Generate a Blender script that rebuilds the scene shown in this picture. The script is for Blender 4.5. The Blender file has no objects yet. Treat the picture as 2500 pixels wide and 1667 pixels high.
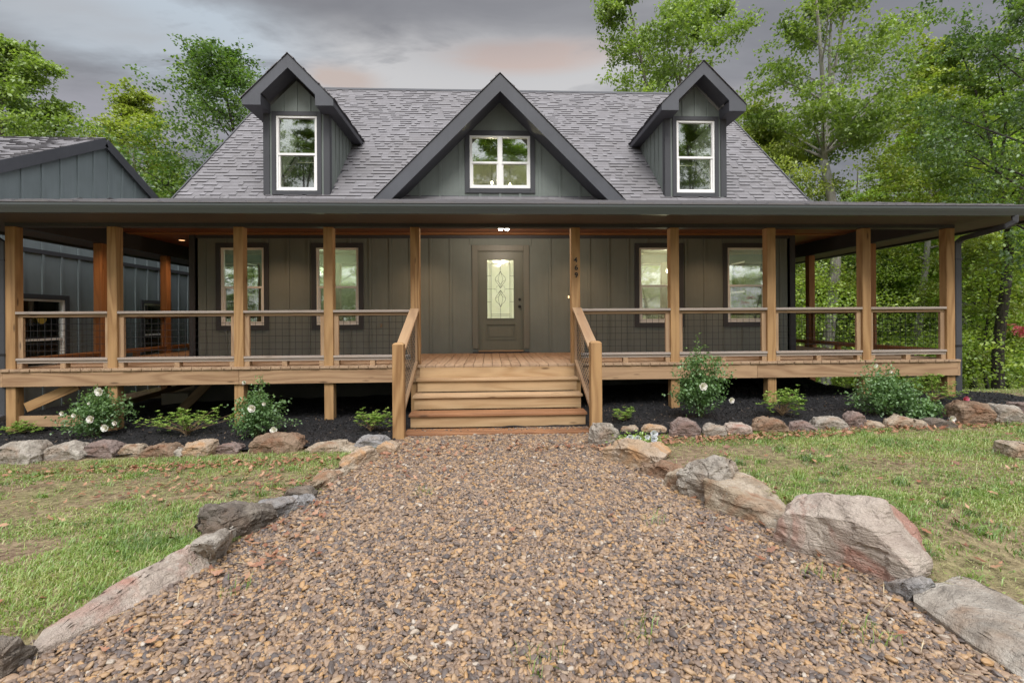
import bpy, bmesh, math, random
import numpy as np
from mathutils import Vector, Matrix, noise
from mathutils.geometry import tessellate_polygon

random.seed(7)
NR = np.random.default_rng(11)
rad = math.radians
scene = bpy.context.scene
COL = scene.collection

# ------------------------------------------------------------------ camera model (photo pixels 2500x1667)
F, U0, V0, TH, ROLL, ZC = 1180.0, 1250.0, 778.0, rad(2.58), 0.0065, 1.52


def ray(u, v):
    du, dv = u - U0, v - V0
    du, dv = du - ROLL * dv, dv + ROLL * du
    r, up = du / F, -dv / F
    return Vector((r * math.cos(TH) + math.sin(TH), math.cos(TH) - r * math.sin(TH), up))


def at_y(u, v, y):
    d = ray(u, v)
    return Vector((0, 0, ZC)) + d * (y / d.y)


def at_z(u, v, z):
    d = ray(u, v)
    return Vector((0, 0, ZC)) + d * ((z - ZC) / d.z)


cam_d = bpy.data.cameras.new('camera')
cam = bpy.data.objects.new('camera', cam_d)
COL.objects.link(cam)
cam.location = (0, 0, ZC)
cam.rotation_euler = (Matrix.Rotation(-TH, 3, 'Z') @ Matrix.Rotation(rad(90), 3, 'X') @ Matrix.Rotation(-ROLL, 3, 'Z')).to_euler()
cam_d.sensor_width = 36
cam_d.lens = F / 2500 * 36
cam_d.shift_y = -(833.5 - V0) / 2500
cam_d.clip_end = 2000
cam_d.clip_start = 0.05
scene.camera = cam


# ------------------------------------------------------------------ terrain
def sstep(a, b, x):
    t = np.clip((x - a) / (b - a), 0, 1)
    return t * t * (3 - 2 * t)


PL = np.array([(-8, -4.4), (0, -3.6), (1.5, -2.75), (2.3, -2.12), (2.97, -1.72), (3.49, -1.62), (4.5, -1.38), (5.7, -1.16), (6.1, -1.12), (12, -1.1)])
PR = np.array([(-8, 3.2), (0, 2.5), (2.0, 2.28), (2.75, 2.26), (3.38, 2.04), (3.89, 1.75), (4.66, 1.5), (5.92, 1.33), (6.2, 1.3), (12, 1.3)])


def path_l(Y):
    return np.interp(Y, PL[:, 0], PL[:, 1])


def path_r(Y):
    return np.interp(Y, PR[:, 0], PR[:, 1])


def bump2(X, Y, s=1.0, o=0.0):
    return (np.sin(X * 1.3 * s + o) * np.cos(Y * 1.7 * s + 1.3 * o) + .6 * np.sin(X * 2.9 * s + Y * 2.1 * s + o * 2) + .4 * np.sin(X * 5.3 * s - Y * 4.7 * s + o)) / 2


def gz(X, Y):
    X = np.asarray(X, float)
    Y = np.asarray(Y, float)
    left = .022 * X + .12 * sstep(5.2, 2.2, Y)
    right = .026 * X + .10 * sstep(5.9, 4.2, Y) - .09 * sstep(3.2, 2.5, Y)
    h = np.where(X < 0, left, right)
    # path trough
    l, r = path_l(Y), path_r(Y)
    m = np.where(X < 0, sstep(l + .02, l - .22, X), sstep(r - .02, r + .22, X))
    fade = sstep(6.6, 6.0, Y)
    h = h * (m * fade + (1 - fade)) + .012 * bump2(X, Y)
    # fall away into the woods behind and to the right of the house
    h = h - .16 * np.clip(Y - 7.7, 0, 26) * sstep(5.7, 7.3, X)
    h = h - .04 * np.clip(X - 11, 0, 30) * sstep(7, 12, Y)
    h = h - .05 * np.clip(Y - 19, 0, 40) * sstep(7, 0, X)
    # mulch mounded up under the right of the porch
    h = h + .10 * np.exp(-((X - 4.5) / 3.0) ** 2 - ((Y - 8.8) / 1.1) ** 2)
    return h


def gzf(x, y):
    return float(gz(x, y))


def at_g(u, v):
    z = 0.0
    for _ in range(12):
        p = at_z(u, v, z)
        z = .5 * z + .5 * gzf(p.x, p.y)
    p = at_z(u, v, z)
    return p


# ------------------------------------------------------------------ mesh helpers
class MB:
    def __init__(s):
        s.v, s.f, s.gc, s.rn = [], [], [], []

    def add(s, vs, fs, gc=None, rn=None):
        o = len(s.v)
        s.v += [tuple(v) for v in vs]
        s.f += [tuple(i + o for i in f) for f in fs]
        r = random.random() if rn is None else rn
        s.rn += [r] * len(vs)
        s.gc += [tuple(g) for g in (gc if gc is not None else vs)]

    def obox(s, c, ax, ay, az, hx, hy, hz):
        """box round c with unit axes; grain runs along its longest side"""
        c, ax, ay, az = Vector(c), Vector(ax), Vector(ay), Vector(az)
        vs, loc = [], []
        for i in (-1, 1):
            for j in (-1, 1):
                for k in (-1, 1):
                    vs.append(c + ax * hx * i + ay * hy * j + az * hz * k)
                    loc.append((hx * i, hy * j, hz * k))
        fs = [(0, 1, 3, 2), (4, 6, 7, 5), (0, 4, 5, 1), (2, 3, 7, 6), (0, 2, 6, 4), (1, 5, 7, 3)]
        h = (hx, hy, hz)
        a = h.index(max(h))
        o = (random.uniform(0, 40), random.uniform(0, 40), random.uniform(0, 40))
        gc = [(l[a] + o[0], l[(a + 1) % 3] + o[1], l[(a + 2) % 3] + o[2]) for l in loc]
        s.add(vs, fs, gc)

    def box(s, x0, x1, y0, y1, z0, z1):
        s.obox(((x0 + x1) / 2, (y0 + y1) / 2, (z0 + z1) / 2), (1, 0, 0), (0, 1, 0), (0, 0, 1), abs(x1 - x0) / 2, abs(y1 - y0) / 2, abs(z1 - z0) / 2)

    def beam(s, p, q, w, h, up=(0, 0, 1)):
        """timber from p to q (centre line), w wide sideways, h deep"""
        p, q = Vector(p), Vector(q)
        d = q - p
        L = d.length
        d.normalize()
        side = d.cross(Vector(up)).normalized()
        u2 = side.cross(d).normalized()
        s.obox((p + q) / 2, d, side, u2, L / 2, w / 2, h / 2)

    def slab(s, outer, holes, t, o, ax, ay, an):
        """polygon with holes, t thick against an"""
        o, ax, ay, an = Vector(o), Vector(ax), Vector(ay), Vector(an)
        polys = [[Vector((a, b, 0)) for a, b in outer]] + [[Vector((a, b, 0)) for a, b in h] for h in holes]
        tris = tessellate_polygon(polys)
        flat = [p for pl in polys for p in pl]
        n = len(flat)
        vs = [o + ax * p.x + ay * p.y for p in flat] + [o + ax * p.x + ay * p.y - an * t for p in flat]
        gc = [(p.x, p.y, 0) for p in flat] + [(p.x, p.y, .1) for p in flat]
        nrm = ax.cross(ay)
        fs = []
        for a, b, c in tris:
            cr = (flat[b] - flat[a]).cross(flat[c] - flat[a]).z
            flip = (cr < 0) != (nrm.dot(an) < 0)
            if flip:
                a, c = c, a
            fs.append((a, b, c))
            fs.append((c + n, b + n, a + n))
        k = 0
        for pl in polys:
            m = len(pl)
            for i in range(m):
                a, b = k + i, k + (i + 1) % m
                fs.append((a, a + n, b + n, b))
            k += m
        s.add(vs, fs, gc)

    def tube(s, pts, rs, n=6, cap=True, rn=None):
        pts = [Vector(p) for p in pts]
        vs, gc, fs = [], [], []
        prev = None
        o = random.uniform(0, 30)
        L = 0
        for i, p in enumerate(pts):
            if i == 0:
                d = pts[1] - p
            elif i == len(pts) - 1:
                d = p - pts[i - 1]
            else:
                d = pts[i + 1] - pts[i - 1]
            d.normalize()
            if prev is None:
                a = d.orthogonal().normalized()
            else:
                a = (prev - d * prev.dot(d)).normalized()
            prev = a
            b = d.cross(a)
            if i:
                L += (p - pts[i - 1]).length
            for k in range(n):
                t = 2 * math.pi * (k + .5) / n
                w = a * math.cos(t) + b * math.sin(t)
                vs.append(p + w * rs[i])
                gc.append((L + o, w.x * rs[i] + w.z * .3, w.y * rs[i]))
        for i in range(len(pts) - 1):
            for k in range(n):
                a, b = i * n + k, i * n + (k + 1) % n
                fs.append((a, b, b + n, a + n))
        if cap:
            fs.append(tuple(range(n))[::-1])
            fs.append(tuple((len(pts) - 1) * n + k for k in range(n)))
        s.add(vs, fs, gc, rn)

    def extrude(s, prof, p0, dirv, L, to3):
        """closed profile [(a,b)] placed by to3(a,b) at p0, run L along dirv"""
        dirv = Vector(dirv)
        vs = [Vector(to3(a, b)) + Vector(p0) for a, b in prof]
        n = len(vs)
        vs2 = [v + dirv * L for v in vs]
        fs = [(i, (i + 1) % n, (i + 1) % n + n, i + n) for i in range(n)] + [tuple(range(n))[::-1], tuple(range(n, 2 * n))]
        s.add(vs + vs2, fs)

    def build(s, name, mat, parent=None, smooth=False, bevel=0, recalc=True):
        me = bpy.data.meshes.new(name)
        V = np.array(s.v, float)
        c = (V.min(0) + V.max(0)) / 2
        c[2] = V[:, 2].min()
        me.from_pydata((V - c).tolist(), [], s.f)
        if recalc:
            bm = bmesh.new()
            bm.from_mesh(me)
            bmesh.ops.recalc_face_normals(bm, faces=bm.faces)
            bm.to_mesh(me)
            bm.free()
        a = me.attributes.new('gc', 'FLOAT_VECTOR', 'POINT')
        a.data.foreach_set('vector', np.array(s.gc, np.float32).ravel())
        a = me.attributes.new('rnd', 'FLOAT', 'POINT')
        a.data.foreach_set('value', np.array(s.rn, np.float32))
        me.materials.append(mat)
        if smooth:
            me.polygons.foreach_set('use_smooth', [True] * len(me.polygons))
        return place(name, me, c, parent, bevel)


WORLD = {}


def place(name, me, c, parent=None, bevel=0):
    o = bpy.data.objects.new(name, me)
    COL.objects.link(o)
    c = Vector(c)
    WORLD[o.name] = c.copy()
    if parent is not None:
        o.parent = parent
        c = c - WORLD[parent.name]
    o.location = c
    if bevel:
        m = o.modifiers.new('bevel', 'BEVEL')
        m.width = bevel
        m.segments = 1
        m.limit_method = 'ANGLE'
    return o


def fast(name, V, Fc, mat, parent=None, attrs=None, smooth=False, origin=None):
    """V (N,3), Fc (M,k) arrays to one mesh object"""
    V = np.asarray(V, np.float32)
    Fc = np.asarray(Fc, np.int32)
    c = np.array([0, 0, 0.]) if origin is None else np.array(origin, float)
    me = bpy.data.meshes.new(name)
    me.vertices.add(len(V))
    me.vertices.foreach_set('co', (V - c).astype(np.float32).ravel())
    m, k = Fc.shape
    me.loops.add(m * k)
    me.loops.foreach_set('vertex_index', Fc.ravel())
    me.polygons.add(m)
    me.polygons.foreach_set('loop_start', np.arange(0, m * k, k, dtype=np.int32))
    me.polygons.foreach_set('loop_total', np.full(m, k, np.int32))
    me.update(calc_edges=True)
    if smooth:
        me.polygons.foreach_set('use_smooth', np.ones(m, bool))
    for an, arr in (attrs or {}).items():
        arr = np.asarray(arr, np.float32)
        if arr.ndim == 2:
            a = me.attributes.new(an, 'FLOAT_VECTOR', 'POINT')
            a.data.foreach_set('vector', arr.ravel())
        else:
            a = me.attributes.new(an, 'FLOAT', 'POINT')
            a.data.foreach_set('value', arr)
    if mat:
        me.materials.append(mat)
    return place(name, me, c, parent)


def tag(o, label=None, cat=None, group=None, kind=None):
    if label:
        o['label'] = label
    if cat:
        o['category'] = cat
    if group:
        o['group'] = group
    if kind:
        o['kind'] = kind
    return o


def empty(name, loc, label=None, cat=None, group=None):
    o = bpy.data.objects.new(name, None)
    COL.objects.link(o)
    o.location = loc
    o.empty_display_size = .2
    WORLD[o.name] = Vector(loc)
    return tag(o, label, cat, group)


# ------------------------------------------------------------------ material helpers
class NT:
    def __init__(s, name):
        s.m = bpy.data.materials.new(name)
        s.m.use_nodes = True
        s.t = s.m.node_tree
        s.t.nodes.clear()
        s.out = s.t.nodes.new('ShaderNodeOutputMaterial')

    def n(s, typ, ins=None, **kw):
        nd = s.t.nodes.new(typ)
        for k, v in kw.items():
            setattr(nd, k, v)
        for k, v in (ins or {}).items():
            s.put(nd.inputs[k], v)
        return nd

    def put(s, sock, v):
        if isinstance(v, bpy.types.NodeSocket):
            s.t.links.new(v, sock)
        elif isinstance(v, bpy.types.Node):
            s.t.links.new(v.outputs[0], sock)
        else:
            if hasattr(sock.default_value, '__len__') and not hasattr(v, '__len__'):
                v = [v] * len(sock.default_value)
            if hasattr(sock.default_value, '__len__') and len(sock.default_value) == 4 and len(v) == 3:
                v = (*v, 1)
            sock.default_value = v

    def attr(s, name, typ='GEOMETRY'):
        return s.n('ShaderNodeAttribute', attribute_name=name, attribute_type=typ)

    def ramp(s, fac, stops, interp='LINEAR'):
        r = s.n('ShaderNodeValToRGB', {'Fac': fac})
        cr = r.color_ramp
        cr.interpolation = interp
        while len(cr.elements) < len(stops):
            cr.elements.new(.5)
        for e, (p, c) in zip(cr.elements, stops):
            e.position = p
            e.color = (*c, 1) if hasattr(c, '__len__') else (c, c, c, 1)
        return r.outputs[0]

    def noise(s, vec, scale, detail=3, rough=.55, dist=0):
        nd = s.n('ShaderNodeTexNoise', {'Scale': scale, 'Detail': detail, 'Roughness': rough, 'Distortion': dist})
        if vec is not None:
            s.put(nd.inputs['Vector'], vec)
        return nd.outputs['Fac']

    def map(s, vec, scale=(1, 1, 1), loc=(0, 0, 0), rot=(0, 0, 0)):
        return s.n('ShaderNodeMapping', {'Vector': vec, 'Scale': scale, 'Location': loc, 'Rotation': rot}).outputs[0]

    def math(s, op, a, b=0., c=0.):
        nd = s.n('ShaderNodeMath', operation=op)
        s.put(nd.inputs[0], a)
        s.put(nd.inputs[1], b)
        if op in ('MULTIPLY_ADD', 'SMOOTH_MIN', 'COMPARE'):
            s.put(nd.inputs[2], c)
        return nd.outputs[0]

    def mix(s, fac, a, b, bt='MIX'):
        nd = s.n('ShaderNodeMix', data_type='RGBA', blend_type=bt)
        s.put(nd.inputs[0], fac)
        s.put(nd.inputs[6], a)
        s.put(nd.inputs[7], b)
        return nd.outputs[2]

    def bump(s, h, strength=.3, dist=.01):
        return s.n('ShaderNodeBump', {'Height': h, 'Strength': strength, 'Distance': dist}).outputs[0]

    def pbsdf(s, col, rough=.7, bump=None, spec=.4, metal=0):
        b = s.n('ShaderNodeBsdfPrincipled', {'Base Color': col, 'Roughness': rough, 'Metallic': metal, 'Specular IOR Level': spec})
        if bump is not None:
            s.put(b.inputs['Normal'], bump)
        s.t.links.new(b.outputs[0], s.out.inputs[0])
        return b

    def end(s, sh):
        s.put(s.out.inputs[0], sh)
        return s.m


def obj_pos(t):
    return t.n('ShaderNodeTexCoord').outputs['Object']


def world_pos(t):
    return t.n('ShaderNodeNewGeometry').outputs['Position']


def wood(name, light, dark, grey=0.0, greycol=(.30, .26, .22), wet=0.0, knots=True):
    t = NT(name)
    gc = t.attr('gc').outputs['Vector']
    r = t.attr('rnd').outputs['Fac']
    ring0 = t.noise(t.map(gc, (.35, 3.2, 3.2)), 1.0, 2, .5)
    ring = t.math('SINE', t.math('MULTIPLY', ring0, 62.0))
    fine = t.noise(t.map(gc, (2.5, 90, 90)), 1.0, 3, .6)
    f = t.math('ADD', t.math('MULTIPLY', ring, .26), t.math('ADD', t.math('MULTIPLY', fine, .65), t.math('MULTIPLY', r, .34)))
    col = t.ramp(f, [(.25, light), (.75, tuple((a + b) / 2 for a, b in zip(light, dark))), (1.0, dark)])
    if knots:
        vo = t.n('ShaderNodeTexVoronoi', {'Vector': t.map(gc, (1.9, 8.5, 8.5)), 'Scale': 1.0})
        kn = t.ramp(vo.outputs['Distance'], [(.07, 1.0), (.16, 0.0)])
        kv = t.math('GREATER_THAN', t.n('ShaderNodeSeparateColor', {'Color': vo.outputs['Color']}).outputs[0], .45)
        col = t.mix(t.math('MULTIPLY', kn, t.math('MULTIPLY', kv, .85)), col, (.07, .035, .015))
    st = t.noise(t.map(gc, (1.1, 5, 5), (7, 3, 1)), 1.0, 4, .6)
    if grey > 0:
        gcl = t.mix(fine, tuple(x * .7 for x in greycol), tuple(x * 1.25 for x in greycol))
        col = t.mix(t.math('MULTIPLY', t.ramp(st, [(.3, .35), (.6, 1.0)]), grey), col, gcl)
    else:
        col = t.mix(t.ramp(st, [(.5, 0.0), (.8, .35)]), col, tuple(x * .55 for x in dark))
    col = t.mix(t.math('MULTIPLY', t.noise(world_pos(t), 3.0, 3), .25), col, (.16, .11, .07))
    h = t.math('ADD', fine, t.math('MULTIPLY', ring, .2))
    t.pbsdf(col, .75 - .35 * wet, t.bump(h, .35, .004), .3 + .2 * wet)
    return t.m


M = {}
M['post'] = wood('pine_post', (.42, .25, .11), (.21, .105, .038))
M['rail'] = wood('pine_rail', (.43, .27, .14), (.24, .125, .055), .25)
M['cap'] = wood('weathered_cap', (.42, .32, .24), (.24, .18, .14), .85, (.36, .32, .29))
M['rim'] = wood('pine_rim', (.44, .28, .155), (.25, .14, .07), .15, (.28, .20, .14))
M['deck'] = wood('deck_board', (.46, .31, .19), (.28, .17, .095), .3, (.28, .21, .16))
M['tread_dry'] = wood('tread_dry', (.52, .36, .21), (.36, .22, .11))
M['tread_wet'] = wood('tread_wet', (.33, .155, .07), (.18, .075, .032), 0, wet=.5)
M['riser'] = wood('riser_board', (.52, .35, .19), (.34, .20, .09))
M['redpost'] = wood('cedar_side_post', (.36, .17, .065), (.20, .08, .03))
M['brace'] = wood('old_timber', (.25, .17, .09), (.15, .09, .05))


def ceiling_mat():
    t = NT('cedar_ceiling')
    gc = t.attr('gc').outputs['Vector']
    br = t.n('ShaderNodeTexBrick', {'Vector': gc, 'Scale': 1.0, 'Color1': (.30, .115, .05, 1), 'Color2': (.20, .07, .03, 1), 'Mortar': (.02, .01, .005, 1), 'Mortar Size': .006, 'Mortar Smooth': .2, 'Brick Width': 2.4, 'Row Height': .085})
    f = t.noise(t.map(gc, (2, 60, 60)), 1, 3)
    col = t.mix(t.math('MULTIPLY', f, .5), br.outputs[0], (.12, .045, .02))
    t.pbsdf(col, .5, t.bump(br.outputs['Fac'], -.5, .01), .4)
    return t.m


M['ceiling'] = ceiling_mat()


def paint(name, c, rough=.6, grain=.25, var=.12, weather=.0):
    t = NT(name)
    p = world_pos(t)
    g = t.noise(t.map(p, (22, 22, 1.6)), 1.0, 4, .65)
    big = t.noise(p, .9, 4, .6)
    col = t.mix(t.ramp(big, [(.35, 0.0), (.7, 1.0)]), tuple(x * (1 - var) for x in c), tuple(x * (1 + var) for x in c))
    col = t.mix(t.math('MULTIPLY', t.ramp(g, [(.4, 0.), (.75, 1.)]), .25 + weather), col, tuple(x * .7 for x in c))
    t.pbsdf(col, rough, t.bump(g, grain, .004), .3)
    return t.m


M['siding'] = paint('slate_green_siding', (.168, .190, .174))
M['batten'] = paint('slate_green_batten', (.195, .225, .215))
M['siding_shed'] = paint('shed_siding', (.19, .225, .23))
M['trim'] = paint('charcoal_trim', (.052, .053, .058), .55)
M['fascia'] = paint('charcoal_fascia', (.075, .078, .088), .5, .3, .15)
M['soffit'] = paint('brown_soffit', (.10, .08, .07), .6)
M['soffit_dark'] = paint('dark_soffit', (.07, .07, .08), .6)
M['doorpaint'] = paint('olive_door_paint', (.145, .15, .12), .4, .1, .05)
M['doortrim'] = paint('olive_trim', (.16, .16, .135), .45, .15, .08)
M['mullion'] = paint('vinyl_window_frame', (.80, .79, .76), .35, .02, .03)
M['drywall'] = paint('interior_wall', (.62, .60, .52), .8, .02, .03)
M['concrete'] = paint('block_foundation', (.085, .08, .07), .9, .5, .3)
M['pale_block'] = paint('pale_block', (.30, .26, .20), .9, .5, .2)
M['black'] = paint('black_metal', (.012, .012, .013), .35, .05)
M['wire'] = paint('black_wire', (.018, .018, .02), .45, .05)
M['fabric'] = paint('black_landscape_cloth', (.012, .012, .013), .9, .5, .3)


def gutter_mat():
    t = NT('green_black_gutter')
    p = world_pos(t)
    g = t.noise(t.map(p, (.6, 4, 20)), 1.0, 4, .6)
    col = t.mix(g, (.038, .045, .043), (.062, .072, .070))
    t.pbsdf(col, .38, None, .5)
    return t.m


M['gutter'] = gutter_mat()


def shingle_mat():
    t = NT('architectural_shingles')
    r = t.attr('rnd').outputs['Fac']
    p = world_pos(t)
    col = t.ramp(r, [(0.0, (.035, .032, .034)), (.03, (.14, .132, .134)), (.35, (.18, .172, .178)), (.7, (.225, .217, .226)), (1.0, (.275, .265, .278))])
    gr = t.noise(p, 180, 2, .7)
    big = t.noise(t.map(p, (.5, .5, .5)), 1.0, 4, .65)
    col = t.mix(t.math('MULTIPLY', gr, .45), col, (.09, .085, .09))
    col = t.mix(t.ramp(big, [(.45, 0.), (.75, .45)]), col, (.13, .12, .115))
    t.pbsdf(col, .78, t.bump(gr, .5, .003), .35)
    return t.m


M['shingle'] = shingle_mat()


def glass_mat(name, refl, tint=(.9, .95, .9), blend=1.0, screen=0.):
    t = NT(name)
    fr = t.n('ShaderNodeFresnel', {'IOR': 1.6})
    gl = t.n('ShaderNodeBsdfGlossy', {'Color': (.95, .97, .93, 1), 'Roughness': .02})
    wv = t.bump(t.noise(world_pos(t), 1.6, 1), .04, .05)
    t.put(gl.inputs['Normal'], wv)
    tr = t.n('ShaderNodeBsdfTransparent', {'Color': tint})
    f = t.math('MAXIMUM', t.math('MULTIPLY', fr.outputs[0], blend), refl)
    mx = t.n('ShaderNodeMixShader', {0: f, 1: tr, 2: gl})
    if screen:
        df = t.n('ShaderNodeBsdfDiffuse', {'Color': (.03, .035, .03, 1)})
        mx = t.n('ShaderNodeMixShader', {0: screen, 1: mx, 2: df})
    return t.end(mx)


M['glass'] = glass_mat('window_glass', .33)
M['glass_screen'] = glass_mat('screened_window_glass', .26, screen=.30)
M['glass_up'] = glass_mat('upper_window_glass', .20)
M['glass_up_scr'] = glass_mat('upper_screened_glass', .19, screen=.15)


def door_glass():
    t = NT('bevelled_leaded_glass')
    p = world_pos(t)
    n = t.noise(p, 9, 3, .6)
    col = t.mix(n, (.74, .80, .62), (.88, .90, .82))
    tr = t.n('ShaderNodeBsdfTranslucent', {'Color': col})
    gl = t.n('ShaderNodeBsdfGlossy', {'Color': (.9, .95, .85, 1), 'Roughness': .12})
    t.put(gl.inputs['Normal'], t.bump(n, .4, .02))
    df = t.n('ShaderNodeBsdfDiffuse', {'Color': col})
    a = t.n('ShaderNodeMixShader', {0: .35, 1: tr, 2: df})
    return t.end(t.n('ShaderNodeMixShader', {0: .25, 1: a, 2: gl}))


M['doorglass'] = door_glass()


def emis(name, c, s):
    t = NT(name)
    return t.end(t.n('ShaderNodeEmission', {'Color': (*c, 1), 'Strength': s}))


M['bulb'] = emis('lit_bulb', (1, .85, .62), 9)
M['lens'] = emis('lit_lens', (1, .93, .85), 22)
M['lens_warm'] = emis('lit_warm_lens', (1, .55, .25), 1.2)
M['bell'] = emis('lit_bell_button', (1, .6, .28), 2.2)


def leaf_mat(name, stops, trans=.5, rough=.6):
    t = NT(name)
    r = t.attr('rnd').outputs['Fac']
    col = t.ramp(r, stops)
    df = t.n('ShaderNodeBsdfDiffuse', {'Color': col})
    tr = t.n('ShaderNodeBsdfTranslucent', {'Color': t.mix(1.0, col, (1.0, 1.15, .55), 'MULTIPLY')})
    gl = t.n('ShaderNodeBsdfGlossy', {'Color': (.9, 1, .9, 1), 'Roughness': .5})
    a = t.n('ShaderNodeMixShader', {0: trans, 1: df, 2: tr})
    return t.end(t.n('ShaderNodeMixShader', {0: .06, 1: a, 2: gl}))


M['leaf_mid'] = leaf_mat('maple_leaf', [(0, (.10, .155, .030)), (.5, (.235, .325, .065)), (1, (.37, .46, .11))])
M['leaf_yellow'] = leaf_mat('spring_leaf', [(0, (.18, .23, .035)), (.5, (.33, .39, .065)), (1, (.47, .50, .11))])
M['leaf_dark'] = leaf_mat('dark_leaf', [(0, (.055, .10, .028)), (.5, (.11, .19, .045)), (1, (.19, .28, .05))])
M['leaf_wood'] = leaf_mat('woodland_leaf', [(0, (.13, .21, .03)), (.5, (.31, .45, .065)), (1, (.50, .61, .10))])
M['leaf_rose'] = leaf_mat('rose_leaf', [(0, (.09, .17, .06)), (.6, (.18, .31, .10)), (1, (.33, .46, .12))], .35)
M['leaf_azalea'] = leaf_mat('azalea_leaf', [(0, (.12, .20, .04)), (.5, (.24, .38, .07)), (1, (.38, .48, .11))], .3)
M['leaf_red'] = leaf_mat('red_leaf', [(0, (.30, .02, .04)), (1, (.55, .08, .12))], .3)
M['petal'] = leaf_mat('white_petal', [(0, (.70, .62, .60)), (1, (.85, .83, .80))], .3)
M['petal_blue'] = leaf_mat('pale_blue_petal', [(0, (.62, .62, .78)), (1, (.82, .82, .86))], .3)
M['petal_pink'] = leaf_mat('pink_petal', [(0, (.65, .10, .20)), (1, (.75, .25, .35))], .3)
M['grass'] = leaf_mat('grass_blade', [(0, (.07, .13, .025)), (.4, (.225, .345, .06)), (.72, (.40, .42, .14)), (1, (.55, .45, .28))], .35)
M['stem'] = paint('green_stem', (.10, .12, .045), .7)
M['leaf_dead'] = leaf_mat('dead_leaf', [(0, (.14, .05, .028)), (.5, (.28, .115, .06)), (1, (.42, .24, .14))], .1)
M['straw'] = leaf_mat('straw_stalk', [(0, (.30, .24, .14)), (1, (.55, .46, .30))], .1)


def bark_mat(name, a, b, lichen=.3):
    t = NT(name)
    gc = t.attr('gc').outputs['Vector']
    n1 = t.noise(t.map(gc, (3, 9, 9)), 1, 4, .65)
    n2 = t.noise(t.map(gc, (.8, 2, 2)), 1, 3, .6)
    col = t.mix(t.ramp(n1, [(.35, 0.), (.65, 1.)]), a, b)
    col = t.mix(t.math('MULTIPLY', t.ramp(n2, [(.5, 0.), (.6, 1.)]), lichen), col, (.42, .43, .40))
    t.pbsdf(col, .9, t.bump(n1, .8, .03), .2)
    return t.m


M['bark'] = bark_mat('grey_bark', (.075, .062, .05), (.17, .15, .125))
M['bark_pale'] = bark_mat('pale_bark', (.20, .185, .16), (.38, .355, .32), .5)
M['bark_dark'] = bark_mat('dark_bark', (.022, .019, .015), (.065, .057, .045), .12)


def rock_mat(name, base, alt, rust, rustamt, dark=.5):
    t = NT(name)
    p = obj_pos(t)
    n1 = t.noise(p, 3.2, 5, .62, .6)
    n2 = t.noise(t.map(p, (1, 1, 1), (5, 2, 8)), 1.7, 4, .6, 1.2)
    n3 = t.noise(t.map(p, (1, 1, 1), (1, 9, 4)), 4.0, 5, .7, .4)
    st = t.noise(t.map(p, (4, 4, 30)), 1.0, 3, .6, .4)
    cr = t.n('ShaderNodeTexVoronoi', {'Vector': t.mix(.25, p, t.n('ShaderNodeTexNoise', {'Vector': p, 'Scale': 3.}).outputs['Color']), 'Scale': 3.2}, feature='DISTANCE_TO_EDGE')
    crk = t.ramp(cr.outputs['Distance'], [(.0, 1.0), (.012, 0.0)])
    col = t.mix(t.ramp(n1, [(.38, 0.), (.62, 1.)]), base, alt)
    col = t.mix(t.math('MULTIPLY', t.ramp(n2, [(.48, 0.), (.60, 1.)]), rustamt), col, rust)
    col = t.mix(t.math('MULTIPLY', t.ramp(n3, [(.54, 0.), (.70, 1.)]), dark), col, tuple(x * .25 for x in base))
    col = t.mix(t.math('MULTIPLY', crk, .06), col, tuple(x * .3 for x in base))
    col = t.mix(t.math('MULTIPLY', t.ramp(t.noise(p, 55, 3, .7), [(.4, 0.), (.7, 1.)]), .35), col, tuple(x * .6 for x in base))
    vs = t.n('ShaderNodeTexVoronoi', {'Vector': p, 'Scale': 26.})
    lich = t.math('MULTIPLY', t.ramp(vs.outputs['Distance'], [(.12, 1.), (.24, 0.)]), t.ramp(t.noise(p, 2.3, 3), [(.5, 0.), (.6, .6)]))
    col = t.mix(lich, col, (.50, .50, .45))
    col = t.mix(t.math('MULTIPLY', t.ramp(t.noise(t.map(p, (7, 7, 60)), 1., 4, .7, .8), [(.5, 0.), (.66, 1.)]), .18), col, tuple(x * .4 for x in base))
    h = t.math('ADD', t.math('MULTIPLY', st, .9), t.math('SUBTRACT', t.math('ADD', t.noise(p, 28, 5, .7), n3), t.math('MULTIPLY', crk, .08)))
    t.pbsdf(col, .85, t.bump(h, 1.0, .03), .3)
    return t.m


M['rock_grey'] = rock_mat('grey_sandstone', (.29, .25, .205), (.47, .43, .37), (.30, .185, .11), .55, .6)
M['rock_tan'] = rock_mat('tan_sandstone', (.33, .255, .175), (.50, .43, .34), (.26, .12, .055), .75, .6)
M['rock_brown'] = rock_mat('brown_stained_stone', (.20, .13, .085), (.33, .24, .165), (.26, .11, .05), .6, .6)
M['rock_pink'] = rock_mat('pinkish_sandstone', (.37, .30, .25), (.50, .43, .36), (.38, .19, .14), .85, .22)
M['rock_orange'] = rock_mat('orange_sandstone', (.40, .29, .19), (.46, .38, .30), (.50, .25, .09), .7, .3)
M['rock_dark'] = rock_mat('dark_weathered_stone', (.12, .10, .082), (.25, .215, .175), (.20, .13, .085), .5, .6)
M['rock_purple'] = rock_mat('purple_brown_stone', (.20, .145, .125), (.33, .265, .235), (.23, .125, .09), .6, .55)
M['rock_blue'] = rock_mat('blue_grey_stone', (.22, .21, .205), (.38, .37, .36), (.28, .21, .15), .4, .5)


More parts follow.
